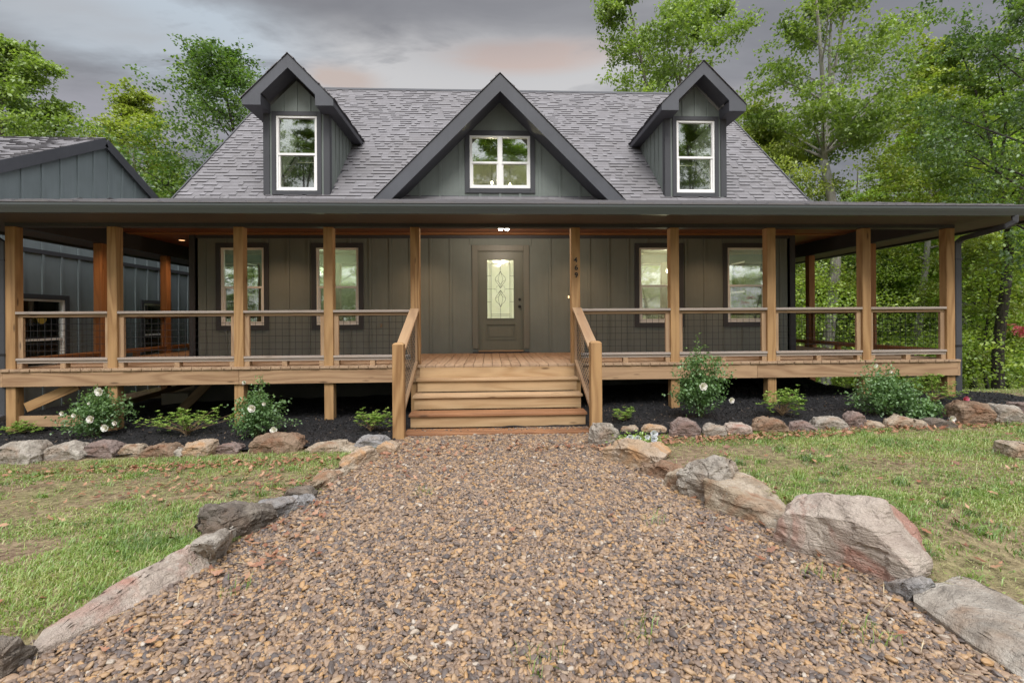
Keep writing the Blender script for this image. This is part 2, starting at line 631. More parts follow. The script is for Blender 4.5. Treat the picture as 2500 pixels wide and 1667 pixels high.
def ground_mat():
    t = NT('lawn_soil')
    p = world_pos(t)
    a = t.noise(p, .9, 5, .6)
    b = t.noise(p, 14, 5, .7)
    c = t.noise(p, 60, 3, .7)
    soil = t.mix(t.ramp(b, [(.35, 0.), (.65, 1.)]), (.10, .06, .04), (.36, .25, .175))
    grass = t.mix(t.ramp(b, [(.35, 0.), (.65, 1.)]), (.09, .075, .035), (.30, .26, .13))
    col = t.mix(t.ramp(a, [(.40, 0.), (.60, 1.)]), grass, soil)
    col = t.mix(t.ramp(c, [(.5, 0.), (.75, .8)]), col, (.34, .28, .17))
    sep = t.n('ShaderNodeSeparateXYZ', {'Vector': p})
    wood_f = t.ramp(t.math('MULTIPLY', t.math('SUBTRACT', sep.outputs[1], 10.5), .25), [(0., 0.), (1., 1.)])
    forest = t.mix(b, (.05, .06, .02), (.13, .10, .05))
    col = t.mix(wood_f, col, forest)
    t.pbsdf(col, .95, t.bump(t.math('ADD', b, c), .8, .03), .2)
    return t.m


def gravel_bed_mat():
    t = NT('gravel_bed')
    p = world_pos(t)
    vo = t.n('ShaderNodeTexVoronoi', {'Vector': p, 'Scale': 48.})
    col = t.ramp(t.n('ShaderNodeSeparateColor', {'Color': vo.outputs['Color']}).outputs[0], [(0., (.03, .025, .02)), (.5, (.09, .065, .045)), (1., (.20, .13, .08))])
    t.pbsdf(col, .8, t.bump(vo.outputs['Distance'], -.9, .02), .3)
    return t.m


def pebble_mat():
    t = NT('river_pebble')
    r = t.attr('pr', 'INSTANCER').outputs['Fac']
    col = t.ramp(r, [(0.0, (.07, .062, .062)), (.14, (.125, .10, .09)), (.30, (.18, .125, .092)), (.50, (.26, .182, .125)), (.68, (.34, .228, .145)), (.84, (.41, .268, .145)), (.93, (.46, .265, .105)), (.975, (.42, .34, .255)), (1.0, (.54, .48, .40))])
    p = obj_pos(t)
    n = t.noise(p, 1.6, 4, .6)
    col = t.mix(t.math('MULTIPLY', n, .62), col, (.10, .072, .052))
    t.pbsdf(col, .42, t.bump(n, .2, .02), .5)
    return t.m


def mulch_mat():
    t = NT('black_mulch')
    p = world_pos(t)
    n = t.noise(t.map(p, (18, 40, 30)), 1, 4, .7)
    vo = t.n('ShaderNodeTexVoronoi', {'Vector': t.map(p, (30, 55, 40)), 'Scale': 1.})
    col = t.mix(n, (.008, .008, .009), (.030, .029, .030))
    t.pbsdf(col, .8, t.bump(t.math('ADD', n, vo.outputs['Distance']), 1., .03), .3)
    return t.m


def chip_mat():
    t = NT('mulch_chip')
    col = t.ramp(t.attr('rnd').outputs['Fac'], [(0, (.008, .008, .009)), (.8, (.030, .029, .031)), (.94, (.055, .05, .048)), (1, (.22, .15, .09))])
    t.pbsdf(col, .75, None, .35)
    return t.m


M['ground'] = ground_mat()
M['gravelbed'] = gravel_bed_mat()
M['pebble'] = pebble_mat()
M['mulch'] = mulch_mat()
M['chip'] = chip_mat()

# ================================================================== THE HOUSE
XC, HW, YW, YR, YB = .22, 6.17, 9.9, 14.3, 18.7
XL, XR = XC - HW, XC + HW
PX0, PX1, YP = -7.19, 7.53, 7.5
ZD = ZC - .70            # deck top
ZB = ZC + 1.42           # beam underside
ZCL = ZC + 1.72          # porch ceiling
GY, GX0, GX1, GZ = 6.6, -8.09, 8.43, ZC + 1.566
PS = .259                # porch roof slope
MS = .954                # main roof slope
X, Y, Z = Vector((1, 0, 0)), Vector((0, 1, 0)), Vector((0, 0, 1))


def zroof(y):
    return ZC + 2.378 + MS * (y - 9.73)


house = empty('house', (XC, YW, 0), 'slate green board and batten house with shingled roof, dormers and a timber wraparound porch', 'house')


def lbox(mb, o, ax, an, a0, a1, d0, d1, z0, z1):
    o = Vector(o)
    c = o + ax * (a0 + a1) / 2 + an * (d0 + d1) / 2 + Z * (z0 + z1) / 2
    mb.obox(c, ax, an, Z, abs(a1 - a0) / 2, abs(d1 - d0) / 2, abs(z1 - z0) / 2)


def window(parent, o, ax, an, w, h, kind, glassU, glassL, units=1, tw=.095, trim=M['trim'], rail=.49, tside=None):
    """double-hung window, o = bottom centre of its frame on the wall plane. kind: prefix of the names when it is built of parts of a dormer"""
    f = MB()
    u = w / units
    fw = .038
    panes = []
    for i in range(units):
        a0, a1 = -w / 2 + i * u, -w / 2 + (i + 1) * u
        lbox(f, o, ax, an, a0, a0 + fw, -.06, .012, 0, h)
        lbox(f, o, ax, an, a1 - fw, a1, -.06, .012, 0, h)
        lbox(f, o, ax, an, a0 + fw, a1 - fw, -.06, .0125, h - fw, h)
        lbox(f, o, ax, an, a0 + fw, a1 - fw, -.06, .0125, 0, fw)
        zm = h * rail
        lbox(f, o, ax, an, a0 + fw, a1 - fw, -.055, .004, zm - .02, zm + .022)
        # lower sash stands a little inside
        s = fw + .03
        lbox(f, o, ax, an, a0 + fw, a0 + s, -.065, -.012, fw, zm - .02)
        lbox(f, o, ax, an, a1 - s, a1 - fw, -.065, -.012, fw, zm - .02)
        lbox(f, o, ax, an, a0 + s, a1 - s, -.065, -.013, fw, fw + .035)
        lbox(f, o, ax, an, a0 + fw, a0 + fw + .012, -.04, -.006, zm + .022, h - fw)
        lbox(f, o, ax, an, a1 - fw - .012, a1 - fw, -.04, -.006, zm + .022, h - fw)
        panes.append((a0 + fw, a1 - fw, zm + .02, h - fw, -.030, glassU))
        panes.append((a0 + s - .01, a1 - s + .01, fw + .03, zm, -.040, glassL))
    fr = f.build(kind + 'window_frame' if kind else 'window', M['mullion'], parent)
    holder = parent if kind else fr
    for a0, a1, z0, z1, d, g in panes:
        p = MB()
        lbox(p, o, ax, an, a0, a1, d - .004, d, z0, z1)
        p.build('window_pane', g, holder)
    t = MB()
    lbox(t, o, ax, an, -w / 2 - tw, -w / 2 - .002, -.01, .03, -tw, h + tw)
    lbox(t, o, ax, an, w / 2 + .002, w / 2 + tw, -.01, .03, -tw, h + tw)
    lbox(t, o, ax, an, -w / 2 - .002, w / 2 + .002, -.01, .031, h + .002, h + tw)
    lbox(t, o, ax, an, -w / 2 - .002, w / 2 + .002, -.01, .031, -tw, -.002)
    t.build('window_trim', trim, holder, bevel=.003)
    return fr


def rect(a0, a1, b0, b1):
    return [(a0, b0), (a1, b0), (a1, b1), (a0, b1)]


# ---- ground floor front wall
wins = [(XC - 5.16, .84), (XC - 3.29, .84), (XC + 3.29, .84), (XC + 5.16, .84)]
WZ0, WZ1 = ZC - .10, ZC + 1.45
DX0, DX1, DZ1 = XC - .458, XC + .458, ZC + 1.38
holes = [rect(c - w / 2, c + w / 2, WZ0, WZ1) for c, w in wins] + [rect(DX0 - .03, DX1 + .03, ZD + .02, DZ1 + .03)]
mb = MB()
mb.slab(rect(XL, XR, ZD - .2, ZC + 2.40), holes, .16, (0, YW, 0), X, Z, -Y)


def battens(mb, o, ax, an, a0, a1, step, z0f, z1f, skips, w=.045, d=.018, off=0.):
    n = int((a1 - a0) / step) + 1
    mid = (a0 + a1) / 2 + off
    k = -n
    while k <= n:
        a = mid + k * step
        k += 1
        if a < a0 + w or a > a1 - w:
            continue
        lo, hi = z0f(a), z1f(a)
        segs = [(lo, hi)]
        for s0, s1, t0, t1 in skips:
            if s0 - w / 2 < a < s1 + w / 2:
                new = []
                for p, q in segs:
                    if t0 > p:
                        new.append((p, min(q, t0)))
                    if t1 < q:
                        new.append((max(p, t1), q))
                segs = [x for x in new if x[1] - x[0] > .01]
        for p, q in segs:
            lbox(mb, o, ax, an, a - w / 2, a + w / 2, -.005, d, p, q)


sk = [(c - w / 2 - .095, c + w / 2 + .095, WZ0 - .095, WZ1 + .095) for c, w in wins] + [(DX0 - .14, DX1 + .14, ZD - 1, DZ1 + .13)]
battens(mb, (0, YW, 0), X, -Y, XL + .1, XR - .1, .406, lambda a: ZD + .03, lambda a: ZCL - .08, sk, off=.2)
wall_f = mb.build('wall', M['siding'], house)
mb = MB()
mb.box(XL + .1, XR - .1, YW - .022, YW, ZCL - .08, ZCL)
mb.box(XL - .02, XL + .09, YW - .025, YW + .003, ZD, ZCL)
mb.box(XR - .09, XR + .02, YW - .025, YW + .003, ZD, ZCL)
mb.box(XL - .025, XL - .001, YW - .001, YW + .11, ZD, ZCL)
mb.box(XR + .001, XR + .025, YW - .001, YW + .11, ZD, ZCL)
mb.build('corner_trim', M['trim'], wall_f)
for c, w in wins:
    window(house, (c, YW, WZ0), X, -Y, w, WZ1 - WZ0, '', M['glass'], M['glass_screen'])

# gable-end walls, rear wall
for x, ax_, an_ in ((XL, Y, -X), (XR, Y, X)):
    mb = MB()
    zt = zroof(YR) - .12
    ze = ZC + 2.40
    yb0 = 9.75 + (ze - zroof(9.75)) / MS
    pts = [(YW + .0, ZD - .2), (YB, ZD - .2), (YB, zroof(YW) - .12), (YR, zt), (YW + .0, zroof(YW) - .12)]
    hs = [rect(11.6, 12.5, ZC - .1, ZC + 1.4), rect(15.6, 16.5, ZC - .1, ZC + 1.4)]
    mb.slab(pts, hs, .14, (x, 0, 0), Y, Z, an_)
    battens(mb, (x, 0, 0), Y, an_, YW + .1, YB, .406, lambda a: ZD + .03, lambda a: zroof(YR - abs(a - YR)) - .2, [(11.5, 12.6, ZC - .2, ZC + 1.5), (15.5, 16.6, ZC - .2, ZC + 1.5)])
    w_ = mb.build('wall', M['siding'], house)
    for yc in (12.05, 16.05):
        window(house, (x, yc, ZC - .1), Y, an_, .9, 1.5, '', M['glass'], M['glass_screen'])
mb = MB()
mb.slab(rect(XL + .14, XR - .14, ZD - .2, zroof(YW) - .12), [rect(XC - 1.5, XC + 1.5, ZD + .1, ZD + 2.2), rect(XC - 5, XC - 3.6, ZD + .7, ZD + 2.2), rect(XC + 3.6, XC + 5, ZD + .7, ZD + 2.2)], .14, (0, YB, 0), X, Z, Y)
mb.build('wall', M['siding'], house)
# interior: linings, floors
mb = MB()
mb.box(XL + .15, XR - .15, YW + .17, YB - .16, ZD - .12, ZD - .01)
mb.box(XL + .15, XR - .15, YW + .17, YB - .16, ZC + 1.80, ZC + 1.98)
mb.box(XL + .15, XR - .15, YW + 3.4, YW + 3.5, ZD, ZC + 1.8)
mb.box(XC - 1.3, XC - 1.2, YW + .17, YW + 3.4, ZD, ZC + 1.8)
mb.box(XC + 1.2, XC + 1.3, YW + .17, YW + 3.4, ZD, ZC + 1.8)
mb.box(XL + 1.0, XR - 1.0, YR - .4, YR - .3, ZC + 1.98, ZC + 4.8)
mb.build('interior_partition', M['drywall'], house)

# foundation under the house
mb = MB()
mb.box(XL + .02, XR - .02, YW + .06, YB, -3.0, ZD - .21)
mb.build('foundation', M['concrete'], house)
mb = MB()
a, b = at_y(415, 998, 10.0), at_y(478, 955, 10.0)
mb.box(a.x, b.x, 9.75, 9.95, -.9, b.z)
mb.build('pier_block', M['pale_block'], house)

# ---- door
mb = MB()
mb.box(DX0 - .125, DX0 - .012, YW - .03, YW + .01, ZD + .09, DZ1 + .125)
mb.box(DX1 + .012, DX1 + .125, YW - .03, YW + .01, ZD + .09, DZ1 + .125)
mb.box(DX0 - .012, DX1 + .012, YW - .031, YW + .01, DZ1 + .012, DZ1 + .125)
mb.box(DX0 - .03, DX0 - .0, YW - .012, YW + .12, ZD + .03, DZ1 + .03)
mb.box(DX1, DX1 + .03, YW - .012, YW + .12, ZD + .03, DZ1 + .03)
mb.box(DX0, DX1, YW - .0125, YW + .12, DZ1, DZ1 + .03)
frame = mb.build('door_frame', M['doortrim'], house, bevel=.003)
mb = MB()
mb.box(DX0 - .12, DX1 + .12, YW - .035, YW + .1, ZD, ZD + .032)
mb.build('sill', M['trim'], frame)
mb = MB()
mb.box(DX0, DX1, YW - .06, YW + .06, ZD + .034, ZD + .055)
mb.build('threshold', M['rail'], frame)
GX, GW = DX0 + .18, .545
gx0, gx1 = XC - GW / 2 - .005, XC + GW / 2 - .005
gz1 = DZ1 - .17
gz0 = gz1 - 1.20
px0, px1, pz1, pz0 = XC - .285, XC + .285, DZ1 - 1.50, DZ1 - 1.79
mb = MB()
DZ0 = ZD + .058
yd = YW + .035
mb.slab(rect(DX0 - .004, DX1 + .004, DZ0 - .004, DZ1 + .004), [rect(gx0, gx1, gz0, gz1), rect(px0, px1, pz0, pz1)], .045, (0, yd, 0), X, Z, -Y)
mb.box(px0, px1, yd + .012, yd + .03, pz0, pz1)
mb.box(px0 + .045, px1 - .045, yd + .002, yd + .012, pz0 + .045, pz1 - .045)
for r0, r1, s0, s1 in ((gx0, gx1, gz0, gz1), (px0, px1, pz0, pz1)):
    e = .022
    mb.box(r0 - e, r0, yd - .012, yd + .002, s0 - e, s1 + e)
    mb.box(r1, r1 + e, yd - .012, yd + .002, s0 - e, s1 + e)
    mb.box(r0, r1, yd - .0122, yd + .002, s1, s1 + e)
    mb.box(r0, r1, yd - .0122, yd + .002, s0 - e, s0)
door = mb.build('front_door', M['doorpaint'], house, bevel=.002)
mb = MB()
mb.box(gx0, gx1, yd + .012, yd + .02, gz0, gz1)
mb.build('door_glass', M['doorglass'], door)
# leaded came pattern
mb = MB()
yc_ = yd + .009
gc_, gm = (gx0 + gx1) / 2, (gz0 + gz1) / 2


def came(pts, r=.0032):
    mb.tube([(gc_ + a, yc_, gm + b) for a, b in pts], [r] * len(pts), 4)


HGW, HGH = GW / 2, .6
for a in (-.215, -.19, .19, .215):
    came([(a, -HGH), (a, HGH)])
for b in (-.545, -.515, .515, .545):
    came([(-.20, b), (.20, b)])
for b in (-.26, 0, .27):
    came([(-HGW, b), (-.19, b)])
    came([(.19, b), (HGW, b)])
came([(0, .6), (0, .37)])
came([(0, -.6), (0, -.38)])
came([(-.2, 0), (-.14, 0)])
came([(.2, 0), (.14, 0)])
for s in (1, -1):
    for q in (1, -1):
        came([(0, q * .37), (s * .03, q * .31), (s * .09, q * .25), (s * .108, q * .2), (s * .09, q * .15), (s * .04, q * .09), (0, q * .03)])
        came([(0, q * .36), (s * .022, q * .3), (s * .045, q * .22), (s * .03, q * .13), (0, q * .06)], .0026)
        came([(s * .1, q * .18), (s * .05, q * .16), (0, q * .1)], .0026)
        came([(0, q * .02), (s * .04, q * .075), (s * .08, q * .06), (s * .075, q * .015), (s * .14, 0)])
mb.build('came', M['trim'], door)
for zz, rr in ((DZ1 - .985, .028), (DZ1 - 1.125, .03)):
    mb = MB()
    xk = DX0 + .845
    mb.tube([(xk, yd - .001, zz), (xk, yd - .012, zz)], [rr, rr], 16)
    if rr > .029:
        mb.tube([(xk, yd - .012, zz), (xk, yd - .03, zz), (xk, yd - .04, zz), (xk, yd - .058, zz), (xk, yd - .066, zz)], [.01, .011, .024, .028, .012], 16)
    else:
        mb.tube([(xk, yd - .012, zz), (xk, yd - .024, zz)], [.017, .015], 12)
    mb.build('door_knob' if rr > .029 else 'deadbolt', M['black'], door, smooth=False)
# bell, outlet, hose bib
b = at_y(1388, 725, YW)
mb = MB()
mb.tube([(b.x, YW - .02, b.z - .022), (b.x, YW - .02, b.z + .022)], [.011, .011], 8)
mb.build('bell_button', M['bell'], house)
b = at_y(1451, 813, YW)
mb = MB()
mb.box(b.x - .035, b.x + .035, YW - .04, YW - .001, b.z - .06, b.z + .06)
mb.build('outlet_box', M['doortrim'], house, bevel=.006)
b = at_y(932, 795, YW)
mb = MB()
mb.tube([(b.x, YW, b.z), (b.x, YW - .06, b.z), (b.x, YW - .09, b.z - .03)], [.012, .012, .01], 8)
mb.tube([(b.x - .025, YW - .05, b.z + .03), (b.x + .025, YW - .05, b.z + .03)], [.007, .007], 6)
mb.build('water_tap', M['brace'], house)

# ---- shingles ------------------------------------------------------


def shingles(mb, o, ax, up, n, W, L, inside, exp=.135, dark=True):
    """tabs in courses over a plane; up = unit vector up the slope, W width, L length"""
    o, ax, up, n = Vector(o), Vector(ax), Vector(up), Vector(n)
    i = 0
    s = 0.0
    while s < L:
        a = -random.uniform(0, .3)
        e = min(exp, L - s)
        base = 0
        while a < W:
            w = random.choice((.08, .10, .13, .16, .2))
            a0, a1 = max(a, 0), min(a + w, W)
            a += w
            if a1 - a0 < .02 or not inside((a0 + a1) / 2, s + e / 2):
                continue
            th = .008 if random.random() < .5 else .022
            p = [o + ax * a0 + up * s, o + ax * a1 + up * s, o + ax * a1 + up * (s + e + .012), o + ax * a0 + up * (s + e + .012)]
            vs = [p[0] + n * .001, p[1] + n * .001, p[0] + n * th, p[1] + n * th, p[2] + n * .003, p[3] + n * .003]
            r = min(1, max(.06, (.60 if th > .012 else .46) + random.gauss(0, .09)))
            mb.add(vs, [(2, 3, 4, 5), (0, 2, 5), (1, 4, 3)], None, r)
            mb.add([vs[0], vs[1], vs[3], vs[2]], [(0, 1, 2, 3)], None, (0.0 if th > .012 else .1) if dark else .7)  # black asphalt edge of raised tabs, also standing in for the shadow beneath
        s += exp


def clip_tab(*a):
    pass


# ---- main roof
ru = Vector((0, 1, MS)).normalized()
rn = Vector((0, -MS, 1)).normalized()
RX0, RX1 = XC - 6.4, XC + 6.4
L_main = (YR - 9.73) / ru.y
ro = Vector((RX0, 9.73, zroof(9.73)))
DCX = (XC - 4.06, XC + 4.055)


def s_of(y):
    return (y - 9.73) / ru.y


hol = []
for c in DCX:
    hol.append(rect(c - .5 - RX0, c + .5 - RX0, s_of(10.05), s_of(11.3)))
hol.append([(XC - 1.7 - RX0, s_of(10.05)), (XC + 1.7 - RX0, s_of(10.05)), (XC - RX0, s_of(11.75))])
mb = MB()
mb.slab(rect(0, RX1 - RX0, 0, L_main), hol, .12, ro, X, ru, rn)
ru2 = Vector((0, -1, MS)).normalized()
rn2 = Vector((0, MS, 1)).normalized()
mb.slab(rect(0, RX1 - RX0, 0, L_main - .115), [], .12, (RX0, 2 * YR - 9.73, zroof(9.73)), X, ru2, rn2)
roof = mb.build('roof', M['soffit_dark'], house)


def in_main(a, s):
    x = a + RX0
    y = 9.73 + s * ru.y
    for c in DCX:
        if abs(x - c) < .6 and 9.9 < y < 11.9 - 0 and y < 11.2 + (.5 - abs(x - c)):
            return False
    if abs(x - XC) < 2.2 - (y - 9.5) * 1.0 and y > 9.85:
        return False
    return True


mb = MB()
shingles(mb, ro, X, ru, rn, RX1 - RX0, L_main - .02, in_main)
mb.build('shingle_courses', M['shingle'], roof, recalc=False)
mb = MB()
k = RX0 - .01
while k < RX1:
    j = random.random() * .003
    for sgn in (-1, 1):
        d = Vector((0, sgn * 1.0, -MS)).normalized()
        nn = Vector((0, sgn * MS, 1)).normalized()
        c = Vector((k + .1, YR, zroof(YR) + .012 + j)) + d * .07 + nn * .008
        mb.obox(c, X, d, nn, .135, .075, .004)
    k += .2
mb.build('ridge_cap', M['trim'], roof)
# rake boards of the main roof
for x in (RX0, RX1):
    for yy, u_ in ((9.73, ru), (2 * YR - 9.73, ru2)):
        mb = MB()
        p = Vector((x, yy, zroof(9.73) - .075))
        q = p + u_ * L_main
        mb.beam(p, q, .03, .17)
        mb.build('rake_board', M['trim'], roof)
# drywall under the rafters (seen through the upper windows)
mb = MB()
mb.slab(rect(0, XR - XL - .4, 1.9, L_main - .2), [], .02, Vector((XL + .2, 9.73, zroof(9.73))) - rn * .14, X, ru, rn)
mb.build('attic_lining', M['drywall'], house)

# ---- porch roof
mb = MB()
pu = Vector((0, 1, PS)).normalized()
pn = Vector((0, -PS, 1)).normalized()


def proof(mb, poly, t=.03):
    vs = [Vector(p) for p in poly]
    k = len(vs)
    lo = [v - Z * t for v in vs]
    mb.add(vs + lo, [tuple(range(k)), tuple(range(2 * k - 1, k - 1, -1))] + [(i, i + k, (i + 1) % k + k, (i + 1) % k) for i in range(k)])


def zp(d):
    return GZ + PS * d


wl, wr = XL - GX0, GX1 - XR
proof(mb, [(GX0, GY, GZ), (GX1, GY, GZ), (XR, GY + wr, zp(wr)), (XR, 9.75, zp(3.15)), (XL, 9.75, zp(3.15)), (XL, GY + wl, zp(wl))])
proof(mb, [(GX1, GY, GZ), (GX1, 19.5, GZ), (XR, 19.5, zp(wr)), (XR, GY + wr, zp(wr))])
proof(mb, [(GX0, 19.5, GZ), (GX0, GY, GZ), (XL, GY + wl, zp(wl)), (XL, 19.5, zp(wl))])
mb.box(XL, XR, 9.60, 9.74, GZ + .5, zp(3.05))
proof_o = mb.build('porch_roof', M['soffit_dark'], house)


def in_porch(a, s):
    x, y = a + GX0, GY + s * pu.y
    d = y - GY
    return x > GX0 + min(d, wl) - .02 and x < GX1 - min(d, wr) + .02


mb = MB()
shingles(mb, (GX0, GY - .02, GZ), X, pu, pn, GX1 - GX0, 3.15 / pu.y, in_porch, dark=False)
for sx, x0, ax_ in ((1, GX1, Y), (-1, GX0, Y)):
    up_ = Vector((-sx, 0, PS)).normalized()
    n_ = Vector((sx * PS, 0, 1)).normalized()
    ww = wr if sx > 0 else wl
    shingles(mb, (x0 + sx * .02, GY, GZ), Y, up_, n_, 12.5, ww / up_.y if up_.y else ww / abs(up_.x), lambda a, s: a > s * .96)
mb.build('shingle_courses', M['shingle'], proof_o, recalc=False)
# soffit, ceiling, beam
ZS = ZC + 1.475
mb = MB()
mb.slab([(GX0 + .1, GY + .08), (GX1 - .1, GY + .08), (GX1 - .1, 19.4), (PX1, 19.4), (PX1, YP), (PX0, YP), (PX0, 19.4), (GX0 + .1, 19.4)], [], .02, (0, 0, ZS + .02), X, Y, Z)
mb.build('soffit', M['soffit'], proof_o)
mb = MB()
mb.slab([(PX0 + .14, YP + .14), (PX1 - .14, YP + .14), (PX1 - .14, 19.4), (XR, 19.4), (XR, YW), (XL, YW), (XL, 19.4), (PX0 + .14, 19.4)], [], .02, (0, 0, ZCL + .02), X, Y, Z)
mb.build('porch_ceiling', M['ceiling'], proof_o)
mb = MB()
mb.box(PX0, PX1, YP, YP + .14, ZB, ZCL + .05)
mb.box(PX0, PX0 + .14, YP + .14, 19.4, ZB, ZCL + .05)
mb.box(PX1 - .14, PX1, YP + .14, 19.4, ZB, ZCL + .05)
mb.build('porch_beam', M['trim'], house, bevel=.004)
mb = MB()
mb.box(PX0 + .14, PX1 - .14, YP + .14, YP + .18, ZCL - .10, ZCL - .001)
mb.box(PX0 + .14, PX1 - .14, YW - .2, YW - .03, ZCL - .015, ZCL - .002)
mb.build('ceiling_board', M['redpost'], proof_o)
mb = MB()
mb.box(GX0 + .1, GX1 - .1, GY + .10, GY + .12, ZS - .0, GZ - .02)
mb.box(GX0 + .10, GX0 + .12, GY + .12, 19.4, ZS, GZ - .02)
mb.box(GX1 - .12, GX1 - .10, GY + .12, 19.4, ZS, GZ - .02)
mb.build('fascia', M['trim'], proof_o)
# K-profile gutter
gp = [(.10, -.125), (.03, -.125), (.012, -.085), (0, -.06), (-.012, -.03), (-.012, 0), (.0, .006), (.004, -.012), (.10, -.012)]
mb = MB()
mb.extrude(gp, (GX0 - .012, GY, GZ - .004), X, GX1 - GX0 + .024, lambda a, b: (0, a, b))
mb.build('gutter', M['gutter'], house)
mb = MB()
mb.extrude(gp, (GX1, GY - .012, GZ - .0045), Y, 12.9, lambda a, b: (-a, 0, b))
mb.build('gutter', M['gutter'], house)
mb = MB()
mb.extrude(gp, (GX0, GY - .012, GZ - .0045), Y, 12.9, lambda a, b: (a, 0, b))
mb.build('gutter', M['gutter'], house)
# downspouts
for sx, x, gxo in ((1, PX1 + .055, at_y(2478, 540, GY + .06).x), (-1, PX0 - .055, GX0 + .45)):
    mb = MB()
    zt = ZC + 1.20
    yy = YP + .03
    pts = [(gxo, GY + .06, GZ - .12), (gxo, GY + .06, GZ - .21), (gxo - sx * .05, GY + .12, GZ - .26), (x + sx * .06, yy - .05, zt + .05), (x, yy, zt - .03)]
    mb.tube(pts, [.055] * len(pts), 4)
    mb.obox((x, yy, (zt + .1) / 2), X, Y, Z, .055, .04, (zt - .1) / 2)
    mb.beam((x, yy, .12), (x + sx * .02, yy - .28, .04), .11, .08)
    ds = mb.build('downspout', M['trim'], house, bevel=.01)
    for zz in (ZC + .9, ZC - .5):
        mb = MB()
        mb.box(x - .062, x + .062, yy - .045, yy + .044, zz, zz + .03)
        mb.build('strap', M['black'], ds)

# ---- posts
post_x = [-7.12, -5.66, -3.81, -2.47, -1.155, 1.34, 2.914, 4.48, 6.05, 7.46]


def post(x, y, m):
    mb = MB()
    zb = min(gzf(x, y), gzf(x, y + .14), 0) - .25 if y < 9 else gzf(x, y) - .3
    mb.box(x - .07, x + .07, y, y + .14, zb, ZB)
    return mb.build('porch_post', m, house, bevel=.006)


posts = [post(x, YP, M['post']) for x in post_x]
side_y = [9.10, 10.88, 12.6, 14.35, 16.1]
for y in side_y:
    post(PX0 + .07, y, M['redpost'])
    post(PX1 - .07, y, M['redpost'])

# house number 469 down the stair post
num = posts[5]
for ch, v, sz in (('4', 634.5, .10), ('6', 653, .10), ('9', 671.5, .10)):
    cu = bpy.data.curves.new('digit', 'FONT')
    cu.body = ch
    cu.size = sz * 1.12
    cu.extrude = .004
    cu.offset = .0018
    cu.align_x = 'CENTER'
    cu.align_y = 'CENTER'
    tmp = bpy.data.objects.new('tmp', cu)
    COL.objects.link(tmp)
    dg = bpy.context.evaluated_depsgraph_get()
    me = bpy.data.meshes.new_from_object(tmp.evaluated_get(dg))
    bpy.data.objects.remove(tmp)
    me.materials.clear()
    me.materials.append(M['black'])
    cs = np.array([v.co[:] for v in me.vertices])
    cm = (cs.min(0) + cs.max(0)) / 2
    me.transform(Matrix.Translation((-cm[0], -cm[1], -cm[2])))
    me.transform(Matrix.Rotation(rad(90), 4, 'X'))
    p = at_y(1405 if ch == '4' else 1407, v, YP - .006)
    place('digit', me, (p.x, YP - .006, p.z), num)

# ---- deck
mb = MB()
x = PX0 - .03
while x < PX1 + .03:
    w = .139
    z1 = ZD + random.uniform(-.0015, .0015)
    y1 = YW - .002 if XL - .05 < x + w / 2 < XR + .05 else 18.9
    y0 = YP - .065 + random.uniform(-.006, .006)
    if x + w < PX1 + .05:
        mb.box(x, x + w, y0, y1, ZD - .038, z1)
    x += w + .006
deck = mb.build('deck_boards', M['deck'], house, bevel=.003)
mb = MB()
for a0, a1 in ((PX0 + .0, at_y(586, 900, YP).x), (at_y(586, 900, YP).x + .004, .9), (.904, at_y(1846, 900, YP).x), (at_y(1846, 900, YP).x + .004, PX1)):
    mb.box(a0, a1, YP - .04, YP - .002, ZC - .96, ZD - .04)
mb.build('rim_board', M['rim'], house, bevel=.003)
for x in (PX0 - .038, PX1):
    mb = MB()
    mb.box(x, x + .038, YP - .04, 18.9, ZC - .96, ZD - .04)
    mb.build('rim_board', M['rim'], house)
mb = MB()
xx = PX0 + .3
while xx < PX1:
    mb.box(xx, xx + .04, YP + .15, YW - .01, ZC - .94, ZD - .04)
    xx += .406
mb.build('floor_joist', M['brace'], house)
# under-deck bracing at the left corner
mb = MB()
a, b = at_y(45, 998, YP + .1), at_y(112, 943, YP + .35)
mb.beam((-7.0, YP + .12, gzf(-7, 7.6) + .38), (-6.25, YP + .12, ZC - .96), .04, .14)
mb.build('diagonal_brace', M['post'], house)
mb = MB()
mb.box(-7.05, -5.73, YP + .05, YP + .09, gzf(-6.5, YP) + .10, gzf(-6.5, YP) + .26)
mb.build('skirt_board', M['rim'], house)
mb = MB()
mb.beam((-7.1, 9.2, -.1), (-6.2, 13, .35), .04, .1)
mb.beam((-5.6, 9.0, -.1), (-4.9, 9.0, .6), .05, .15)
mb.build('diagonal_brace', M['brace'], house)

# ---- railings


def wire_panel(parent, p0, p1, zb0, zt0, zb1, zt1, step=.1):
    """grid of rods between p0 and p1 (xy), bottom/top heights at each end"""
    mb = MB()
    p0, p1 = Vector(p0), Vector(p1)
    L = (p1 - p0).length
    n = int(L / step)
    for i in range(n + 1):
        t = (i * step + (L - n * step) / 2) / L
        q = p0.lerp(p1, t)
        b, tt = zb0 + (zb1 - zb0) * t, zt0 + (zt1 - zt0) * t
        mb.tube([(q.x, q.y, b), (q.x, q.y, tt)], [.0029] * 2, 4, cap=False)
    H = zt0 - zb0
    k = int(H / step)
    for i in range(k + 1):
        z = i * step + (H - k * step) / 2
        mb.tube([(p0.x, p0.y + .004, zb0 + z), (p1.x, p1.y + .004, zb1 + z)], [.0029] * 2, 4, cap=False)
    return mb.build('wire_panel', M['wire'], parent)


ZT = ZC + .15


